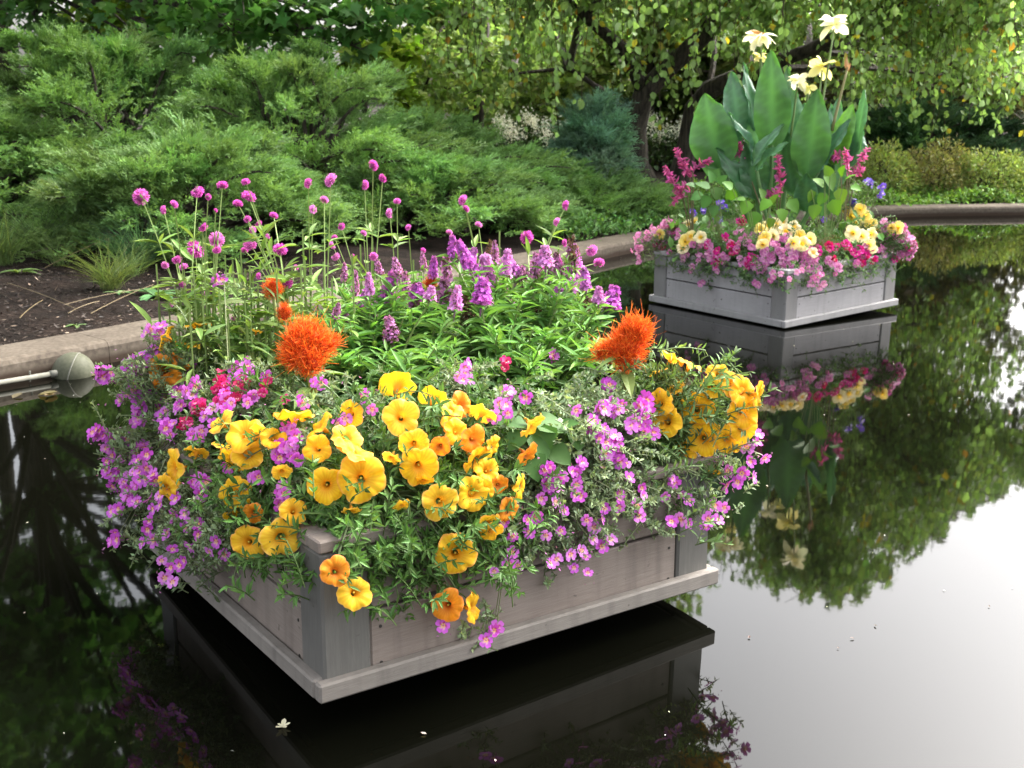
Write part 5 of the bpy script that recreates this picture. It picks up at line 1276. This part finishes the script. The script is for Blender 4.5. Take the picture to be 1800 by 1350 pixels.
# dense low filler foliage that hides the soil
def filler(label, pl, soil, n, seed, c, kw={}):
    r = np.random.default_rng(seed); x = r.uniform(.03, 1.17, n); y = r.uniform(.03, 1.17, n)
    e = env(pl, soil, np.column_stack([x, y]), **kw); z = soil + (e - soil) * r.uniform(.05, .8, n)
    P = pl.w(np.column_stack([x, y, z])); base = pl.w((.6, .6, soil - .03)); t = thing('leafy_filler', label, 'plant', base); G = Geo()
    dd = unit(r.normal(0, 1, (n, 3)) * [1, 1, .4] + [0, 0, .4]); G.tile(P_PET, frames(dd, unit(r.normal(0, .4, (n, 3)) + [0, 0, 1])), P, r.uniform(.025, .06, n), col(c, n, .25))
    part('foliage', G, M_LEAF, t, kind='stuff')
filler('low leafy growth covering the soil of the near planter', PL1, SOIL1, 5200, 71, (.055, .12, .03))

# ------------------------------------------------------------------ the farther planter's planting
SOIL2 = .36
C2 = PL2.w((.6, .6, .35)); YC = C2[1]
def canna_leaf(G, tip, base, width, cvec, bend, fold, c, midc=1.45, n=26):
    """one large paddle leaf: blade from base to tip with midrib and side veins"""
    tip = np.asarray(tip); base = np.asarray(base); ax = tip - base; L = np.linalg.norm(ax); d = ax / L
    nrm_ = unit(cvec - d * np.dot(cvec, d)); sd = np.cross(d, nrm_); V = []; C = []; T = []; ks = [-1, -.66, -.33, -.05, .05, .33, .66, 1]; m = len(ks)
    for i in range(n + 1):
        t = i / n; hw = width / 2 * (max(0., math.sin(PI * min(1, t ** .76 * .96 + .03))) ** .8) * (1 - .1 * t)
        if i == n: hw = .002
        o = nrm_ * (-bend * L * (t - .15) ** 2)
        for k in ks:
            wav = (.014 * math.sin(t * 11 + k * 3) + .005 * math.sin(t * 31 + k * 5)) * abs(k)
            V.append(base + d * t * L + o + sd * k * hw + nrm_ * (abs(k) * hw * fold + wav))
            s = np.array(c) * (midc if abs(k) < .1 else (1.0 + .22 * ((i + (2 if abs(k) > .5 else 0)) % 3 == 0))); C.append(s * (1.3 if abs(k) == 1 else 1))
    for i in range(n):
        for k in range(m - 1):
            q = i * m + k; T += [(q, q + 1, q + m + 1), (q, q + m + 1, q + m)]
    G.add(V, T, np.clip(np.array(C), 0, .9))

def canna():
    r = np.random.default_rng(8); base = PL2.w((.62, .62, SOIL2 - .05)); t = thing('canna', 'tall canna with broad upright green leaves and pale yellow blooms', 'plant', base)
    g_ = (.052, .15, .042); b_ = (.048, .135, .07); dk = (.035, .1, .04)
    #   tip          base         width  normal(right,up,cam) bend fold colour dy
    L = [((1357, 87), (1357, 262), 58, (0.15, .1, 1), .10, .12, g_, -.08), ((1236, 166), (1266, 296), 74, (-.25, .2, 1), .2, .1, g_, -.05), ((1289, 124), (1296, 240), 46, (.35, .1, .8), .1, .2, b_, .08),
         ((1312, 108), (1326, 230), 26, (.6, 0, .6), .1, .3, b_, .12), ((1438, 156), (1417, 312), 60, (.1, .1, 1), .08, .14, g_, -.1), ((1491, 207), (1430, 305), 34, (-.5, .5, .7), .1, .25, b_, -.06), ((1530, 161), (1494, 290), 30, (-.55, .2, .7), -.15, .3, b_, .05),
         ((1498, 182), (1462, 290), 42, (-.3, .2, .8), .1, .25, (.08, .2, .035), .0), ((1516, 225), (1500, 285), 30, (.4, .1, .8), .1, .2, b_, .1), ((1394, 150), (1388, 262), 46, (.3, .0, .8), .05, .15, b_, .12), ((1292, 194), (1326, 285), 22, (.85, .2, .35), .2, .5, b_, -.12),
         ((1366, 214), (1322, 292), 20, (.3, .9, .3), .35, .5, (.09, .2, .1), -.14), ((1375, 244), (1330, 300), 26, (-.2, .8, .5), .3, .5, (.08, .19, .09), -.16), ((1418, 306), (1416, 372), 38, (0, .3, 1), .15, .1, dk, -.2), ((1350, 250), (1332, 345), 52, (-.2, .2, .9), .1, .15, dk, .1),
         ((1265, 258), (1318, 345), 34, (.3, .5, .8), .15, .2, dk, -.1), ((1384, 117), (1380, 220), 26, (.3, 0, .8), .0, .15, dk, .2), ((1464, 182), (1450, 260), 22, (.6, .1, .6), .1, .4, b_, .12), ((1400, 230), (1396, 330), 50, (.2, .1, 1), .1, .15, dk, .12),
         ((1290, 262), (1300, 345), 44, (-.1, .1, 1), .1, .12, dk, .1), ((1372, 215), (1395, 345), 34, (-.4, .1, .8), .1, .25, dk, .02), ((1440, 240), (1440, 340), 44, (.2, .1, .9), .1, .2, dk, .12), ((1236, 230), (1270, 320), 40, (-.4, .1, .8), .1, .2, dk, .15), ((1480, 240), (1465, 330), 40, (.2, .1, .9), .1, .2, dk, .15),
         ((1262, 180), (1285, 290), 50, (-.1, .2, .9), .1, .15, b_, .1), ((1335, 150), (1330, 270), 44, (-.3, .1, .9), .05, .15, b_, .15), ((1415, 180), (1405, 290), 44, (.2, .1, .9), .05, .15, b_, .15), ((1475, 170), (1460, 290), 34, (.2, .1, .9), .05, .2, b_, .14), ((1510, 190), (1485, 300), 36, (-.2, .2, .9), .1, .2, b_, .1), ((1318, 240), (1330, 350), 50, (.3, .2, .9), .1, .15, dk, -.05), ((1450, 290), (1445, 380), 44, (-.1, .2, .9), .1, .15, dk, -.02)]
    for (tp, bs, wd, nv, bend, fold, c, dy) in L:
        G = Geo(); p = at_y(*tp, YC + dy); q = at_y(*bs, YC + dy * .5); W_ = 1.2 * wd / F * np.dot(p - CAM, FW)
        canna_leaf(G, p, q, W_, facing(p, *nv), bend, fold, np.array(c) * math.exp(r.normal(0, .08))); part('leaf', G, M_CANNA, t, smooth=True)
    S = Geo()
    for (u, v, dy) in [(1357, 255, -.04), (1270, 300, -.03), (1417, 315, -.05), (1470, 300, .02), (1310, 240, .1), (1390, 260, .1), (1330, 300, -.06), (1440, 300, 0)]:
        q = at_y(u, v, YC + dy); V, T = tube(bez(base + r.normal(0, .05, 3) * [1, 1, 0], (base + q) / 2, q, 6), np.linspace(.022, .012, 6), 7); S.add(V, T, (.08, .17, .05))
    # blooms on their stalks
    for k, (u, v, d, su, sv) in enumerate([(1338, 58, 46, 1336, 250), (1467, 38, 46, 1432, 260), (1446, 113, 40, 1428, 250), (1402, 138, 34, 1388, 250), (1421, 150, 24, 1410, 250), (1336, 96, 22, 1336, 250)]):
        P = at_y(u, v, YC + .02 * (k % 3)); q = at_y(su, sv, YC + .03); R = d / 2 / F * np.dot(P - CAM, FW)
        V, T = tube(bez(q, (q + P) / 2 + np.array([.01, 0, .03]), P - [0, 0, R * .5], 7), np.linspace(.009, .006, 7), 6); S.add(V, T, (.15, .22, .08))
        fl = Geo(); n = 11; R *= 1.15
        a = np.arange(n) * 2.4 + r.uniform(0, 6); dd = unit(np.column_stack([np.cos(a), np.sin(a) * .8, r.uniform(-.8, 1.2, n)]))
        pr = leaf_proto(.62, .1, .45, 6, .55, .8, 1.0, .92)
        fl.tile(pr, frames(dd, unit(np.array([0, 0, 1.]) + r.normal(0, .5, (n, 3)))), np.repeat(P[None], n, 0) - [0, 0, R * .2], R * r.uniform(.85, 1.25, n), col((.86, .82, .36) if k in (2, 4, 5) else (.88, .86, .6), n, .05, .03))
        if k == 0: fl.tile(P_LANCE, frames(randdir(4) - [0, 0, .8], np.array([0, -1., 0])), np.repeat(P[None], 4, 0), np.full(4, R * .8), col((.3, .16, .06), 4))
        part('flower', fl, M_PETAL, t, smooth=True)
    P = at_y(1490, 118, YC); q = at_y(1462, 230, YC); V, T = tube(bez(q, (q + P) / 2, P, 6), np.linspace(.011, .007, 6), 6); S.add(V, T, (.22, .2, .09))
    g = Geo(); g.tile(P_LANCE, frames(unit(r.normal(0, .25, (6, 3)) + [0, 0, 1]), randdir(6)), np.repeat(P[None], 6, 0) - [0, 0, .03], r.uniform(.05, .11, 6), col((.3, .17, .09), 6)); part('seed_head', g, M_PETAL, t)
    part('stem', S, M_STEM, t, kind='stuff', smooth=True)
canna()

def salvia(label, paths, seed):
    r = np.random.default_rng(seed); P0 = at_y(*paths[0][-1], YC - .1); l = PL2.l(P0); base = PL2.w((np.clip(l[0], .1, 1.1), np.clip(l[1], .1, 1.1), SOIL2 - .03))
    t = thing('salvia', label, 'flower', base, 'magenta salvias in the farther planter'); S = Geo(); G = Geo()
    for pa in paths:
        y = YC + r.uniform(-.25, .0); p = np.array([at_y(u, v, y) for (u, v) in pa]); p = bez(p[0], p[len(p) // 2] if len(p) > 2 else (p[0] + p[-1]) / 2, p[-1], 12)
        V, T = tube(bez(p[-1], (p[-1] + base) / 2 + [0, 0, .05], base, 5), .005, 5, False); S.add(V, T, (.14, .12, .06))
        V, T = tube(p, .004, 5, False); S.add(V, T, (.35, .04, .12))
        n = max(26, int(np.linalg.norm(p[0] - p[-1]) * 260)); f = r.random(n) * 10.99; i0 = f.astype(int); q = p[i0] * (1 - (f - i0))[:, None] + p[i0 + 1] * (f - i0)[:, None]
        tg = unit(p[0] - p[-1]); d = unit(randdir(n) * 1.0 + tg * .3); sp = Geo()
        pr = leaf_proto(.34, .4, .25, 4, .6, .5)
        sp.tile(pr, frames(d, randdir(n)), q, r.uniform(.035, .062, n) * (.55 + .45 * np.minimum(1, f / 5)), col((.5, .1, .27), n, .25, .1)); part('flower_spike', sp, M_PETAL, t)
    k = 60; q = base + r.normal(0, .09, (k, 3)) + [0, 0, .14]; G.tile(P_OVAL, frames(unit(randdir(k) + [0, 0, .2]), unit(r.normal(0, .4, (k, 3)) + [0, -.3, 1])), q, r.uniform(.05, .09, k), col((.09, .2, .045), k, .2)); part('foliage', G, M_LEAF, t, kind='stuff'); part('stem', S, M_STEM, t, kind='stuff')
salvia('magenta salvia with three spikes leaning out at the left of the canna', [[(1189, 260), (1198, 285), (1213, 312)], [(1168, 292), (1180, 315), (1200, 345)], [(1248, 282), (1232, 288), (1218, 300)], [(1182, 358), (1198, 340), (1206, 325)]], 1)
salvia('magenta salvia standing in front of the middle of the canna', [[(1366, 272), (1370, 300), (1372, 340)], [(1348, 345), (1356, 340), (1366, 338)], [(1296, 250), (1302, 268), (1310, 290)]], 2)
salvia('magenta salvia at the right of the canna above the blue flowers', [[(1488, 263), (1489, 280), (1490, 300)], [(1526, 262), (1516, 274), (1506, 288)], [(1518, 297), (1506, 300), (1494, 312)], [(1462, 276), (1468, 272), (1478, 278)]], 3)

def p2_rim(u0, u1, step, seed):
    r = np.random.default_rng(seed); o = []
    for u in np.arange(u0, u1, step):
        rim = np.interp(u, [1150, 1384, 1578], [447, 484, 458])
        for _ in range(2): dv = r.uniform(-26, 14); o.append((u, rim + dv, 'h' if dv > 3 else ''))
    return o
K2 = dict(mound=.24, front=.16, sideo=.2)
LG = 'lime sweet potato vines in the farther planter'
broad_leaves('sweet_potato_vine', 'bright green heart leaved vine under the front of the canna', [(1310, 365, 34, -.4, -.8), (1345, 360, 32, -.6, -.6), (1325, 385, 36, -.3, -.9), (1360, 350, 28, .3, .6), (1395, 362, 34, .6, -.7), (1340, 340, 26, -.3, .8), (1300, 350, 26, -.8, .1), (1375, 378, 30, .2, -.9), (1285, 340, 30, -.2, .9), (1280, 325, 26, -.6, .5), (1355, 392, 24, -.4, -.8)], PL2, SOIL2, 81, LG, c=(.075, .18, .018), y=7.35)
broad_leaves('sweet_potato_vine', 'lime green heart leaved vine hanging below the right canna leaves', [(1460, 318, 44, .5, -.8), (1478, 345, 34, .3, -.9), (1468, 365, 36, .4, -.9), (1445, 350, 30, -.5, -.7), (1495, 310, 26, .7, .5), (1440, 320, 30, -.6, .5), (1505, 330, 24, .8, -.2), (1432, 372, 34, -.2, -.9), (1480, 300, 26, .2, .9), (1455, 300, 26, -.4, .8), (1425, 345, 28, .0, -.9)], PL2, SOIL2, 82, LG, c=(.085, .2, .018), y=7.4)
broad_leaves('sweet_potato_vine', 'green leafy vine at the left between the magenta salvia and blue flowers', [(1235, 325, 34, -.6, .3), (1250, 310, 28, -.2, .8), (1225, 345, 30, -.8, -.3), (1260, 340, 30, .2, -.8), (1240, 355, 30, -.4, -.8), (1215, 325, 24, -.8, .3), (1270, 315, 26, .5, .6), (1255, 370, 26, .0, -.9)], PL2, SOIL2, 83, LG, c=(.06, .16, .03), y=7.5)

def p2(label, flowers, seed, meshes, d0, group, name, c, **kw):
    return nemesia_plant(label, flowers, seed, PL2, SOIL2, meshes, d0, c, group, kw.pop('nsh', 2), kw.pop('leaf', .03), name, K2, leafn=kw.pop('leafn', 9), L=.13, **kw)
FILL = [p2_rim(1150, 1190, 7, 1), p2_rim(1190, 1325, 7, 2), p2_rim(1325, 1450, 7, 3), p2_rim(1450, 1575, 7, 4)]
NG = 'pink nemesias round the rim of the farther planter'
p2('pink nemesia trailing far over the left corner of the farther planter', [(1130, 425, 14, 9), (1150, 405, 14, 10), (1170, 395, 14, 10), (1165, 425, 12, 7), (1185, 415, 12, 7), (1120, 440, 8, 4), (1125, 458, 5, 2), (1195, 400, 10, 5)], 601, NEMP, 12, NG, 'nemesia', (.1, .17, .06), fill=FILL.pop(0))
p2('pink nemesia along the left front rim of the farther planter', [(1240, 435, 14, 6), (1250, 450, 10, 4), (1217, 468, 'h'), (1222, 472, 'h'), (1216, 476, 'h'), (1233, 498, 'h'), (1238, 494, 'h'), (1225, 430, 10, 4), (1275, 455, 10, 7), (1305, 462, 10, 7), (1255, 452, 10, 6), (1330, 470, 8, 5), (1205, 448, 8, 5), (1230, 455, 8, 4), (1180, 440, 6, 3), (1300, 415, 12, 7), (1290, 430, 12, 5), (1320, 425, 12, 9), (1257, 470, 'h'), (1262, 475, 'h')], 602, NEMP, 12, NG, 'nemesia', (.085, .17, .055), fill=FILL.pop(0))
p2('thickest pink nemesia pouring over the front corner of the farther planter', [(1345, 432, 16, 16), (1375, 425, 18, 18), (1400, 440, 16, 14), (1365, 450, 14, 12), (1395, 460, 14, 10), (1340, 455, 14, 9), (1425, 450, 12, 10), (1430, 470, 10, 6), (1436, 485, 'h'), (1428, 488, 'h'), (1442, 484, 'h'), (1430, 502, 'h'), (1440, 506, 'h'), (1424, 500, 'h'), (1448, 500, 'h'), (1434, 494, 'h'), (1335, 500, 'h'), (1329, 497, 'h'), (1357, 480, 'h'), (1360, 488, 'h'), (1355, 492, 'h'), (1375, 468, 10, 7), (1385, 474, 10, 8), (1400, 478, 'h'), (1372, 482, 'h'), (1390, 490, 'h'), (1410, 475, 'h'), (1415, 466, 8, 6), (1340, 468, 10, 7), (1460, 462, 8, 5), (1350, 415, 12, 7), (1390, 410, 12, 5)], 603, NEMP, 13, NG, 'nemesia', (.085, .17, .055), fill=FILL.pop(0))
p2('pink nemesia bulging over the right corner of the farther planter', [(1555, 415, 14, 12), (1575, 405, 14, 12), (1590, 420, 14, 14), (1570, 435, 16, 14), (1550, 440, 12, 9), (1600, 440, 10, 8), (1585, 450, 10, 7), (1560, 395, 10, 6), (1605, 425, 6, 4), (1520, 440, 10, 5), (1500, 462, 8, 4), (1472, 472, 'h'), (1476, 478, 'h'), (1470, 482, 'h'), (1474, 468, 'h')], 604, NEMP, 13, NG, 'nemesia', (.085, .17, .055), fill=FILL.pop(0))
CG = 'magenta calibrachoas in the farther planter'
p2('magenta calibrachoa on the left rim of the farther planter', [(1290, 437, 9, 7), (1276, 420, 4, 2), (1262, 445, 6, 3), (1258, 465, 'h'), (1265, 460), (1320, 455, 7, 5), (1316, 465, 5, 3), (1185, 405, 5, 3), (1160, 430, 9, 6), (1305, 390, 5, 3), (1312, 385, 4, 2), (1245, 432), (1200, 400)], 605, CALI, 15, CG, 'calibrachoa', (.06, .13, .04), buds=False)
p2('magenta calibrachoa on the right front rim of the farther planter', [(1455, 435, 6, 2), (1470, 432, 5, 2), (1490, 430, 7, 4), (1505, 440, 8, 6), (1520, 450, 8, 6), (1515, 460, 6, 3), (1465, 455), (1535, 455, 5, 2), (1600, 432, 6, 4), (1575, 458, 6, 3), (1440, 440, 5, 2)], 606, CALI, 15, CG, 'calibrachoa', (.06, .13, .04), buds=False)
BG = 'violet blue flowers in the farther planter'
p2('violet blue flower clump at the left below the vine', [(1268, 362, 9, 9), (1240, 370, 5, 4), (1220, 374, 4, 3), (1262, 386, 6, 5), (1275, 368, 5, 4)], 607, LOB, 11, BG, 'lobelia', (.07, .16, .05), buds=False)
t_ = p2('violet blue flower sprays poking out at the right beside the hedge', [(1525, 322, 6, 7), (1498, 350, 7, 7), (1545, 340, 5, 4), (1549, 328, 4, 3), (1446, 386, 5, 4), (1520, 385, 5, 2), (1500, 360, 5, 3)], 608, LOB, 11, BG, 'lobelia', (.1, .19, .06), buds=False)
YP = [petunia_mesh('cream_petunia_flower', 70 + i, c=cc, edge=(.85, .8, .5), core=(.7, .45, .03), cup=.3) for i, cc in enumerate([(.85, .77, .36), (.86, .82, .54), (.84, .7, .18)])]
def yel(label, fl, seed):
    r = np.random.default_rng(seed); petunia_plant(label, [(u, v, d, r.normal(0, .35), r.normal(.15, .3), .9) for (u, v, d) in fl], seed, PL2, SOIL2, nsh=2, scale=1.0, group='pale yellow petunias in the farther planter', mats=YP, c=(.07, .15, .03))
yel('pale yellow petunia in the middle front of the farther planter', [(1335, 405, 24), (1350, 398, 22), (1345, 420, 26), (1365, 395, 22), (1380, 408, 26), (1395, 400, 22), (1405, 412, 20), (1375, 390, 20), (1410, 430, 26), (1395, 428, 24), (1425, 420, 22), (1360, 415, 22), (1428, 445, 18), (1340, 430, 22)], 611)
yel('pale yellow petunia at the right of the farther planter', [(1495, 380, 22), (1505, 392, 22), (1520, 380, 22), (1530, 395, 24), (1500, 410, 26), (1515, 415, 24), (1530, 412, 22), (1528, 430, 22), (1535, 440, 18), (1540, 405, 20), (1488, 370, 18), (1512, 368, 20), (1580, 400, 22), (1568, 402, 18)], 612)
yel('pale yellow petunia at the left rim of the farther planter', [(1205, 425, 26), (1200, 438, 22), (1215, 415, 20), (1232, 418, 22), (1210, 395, 16), (1222, 390, 16), (1160, 412, 18)], 613)
arching_grass('fine bronze arching grass right of the middle of the farther planter', PL2, SOIL2, (.36, .12), 90, .34, (.2, .14, .06), 12, None, .9)
arching_grass('thin grass blades arching over the right rim of the farther planter', PL2, SOIL2, (1.02, .3), 26, .5, (.13, .14, .05), 13, None, 1.0)
filler('low leafy growth covering the soil of the farther planter', PL2, SOIL2, 4200, 72, (.065, .15, .035), K2)
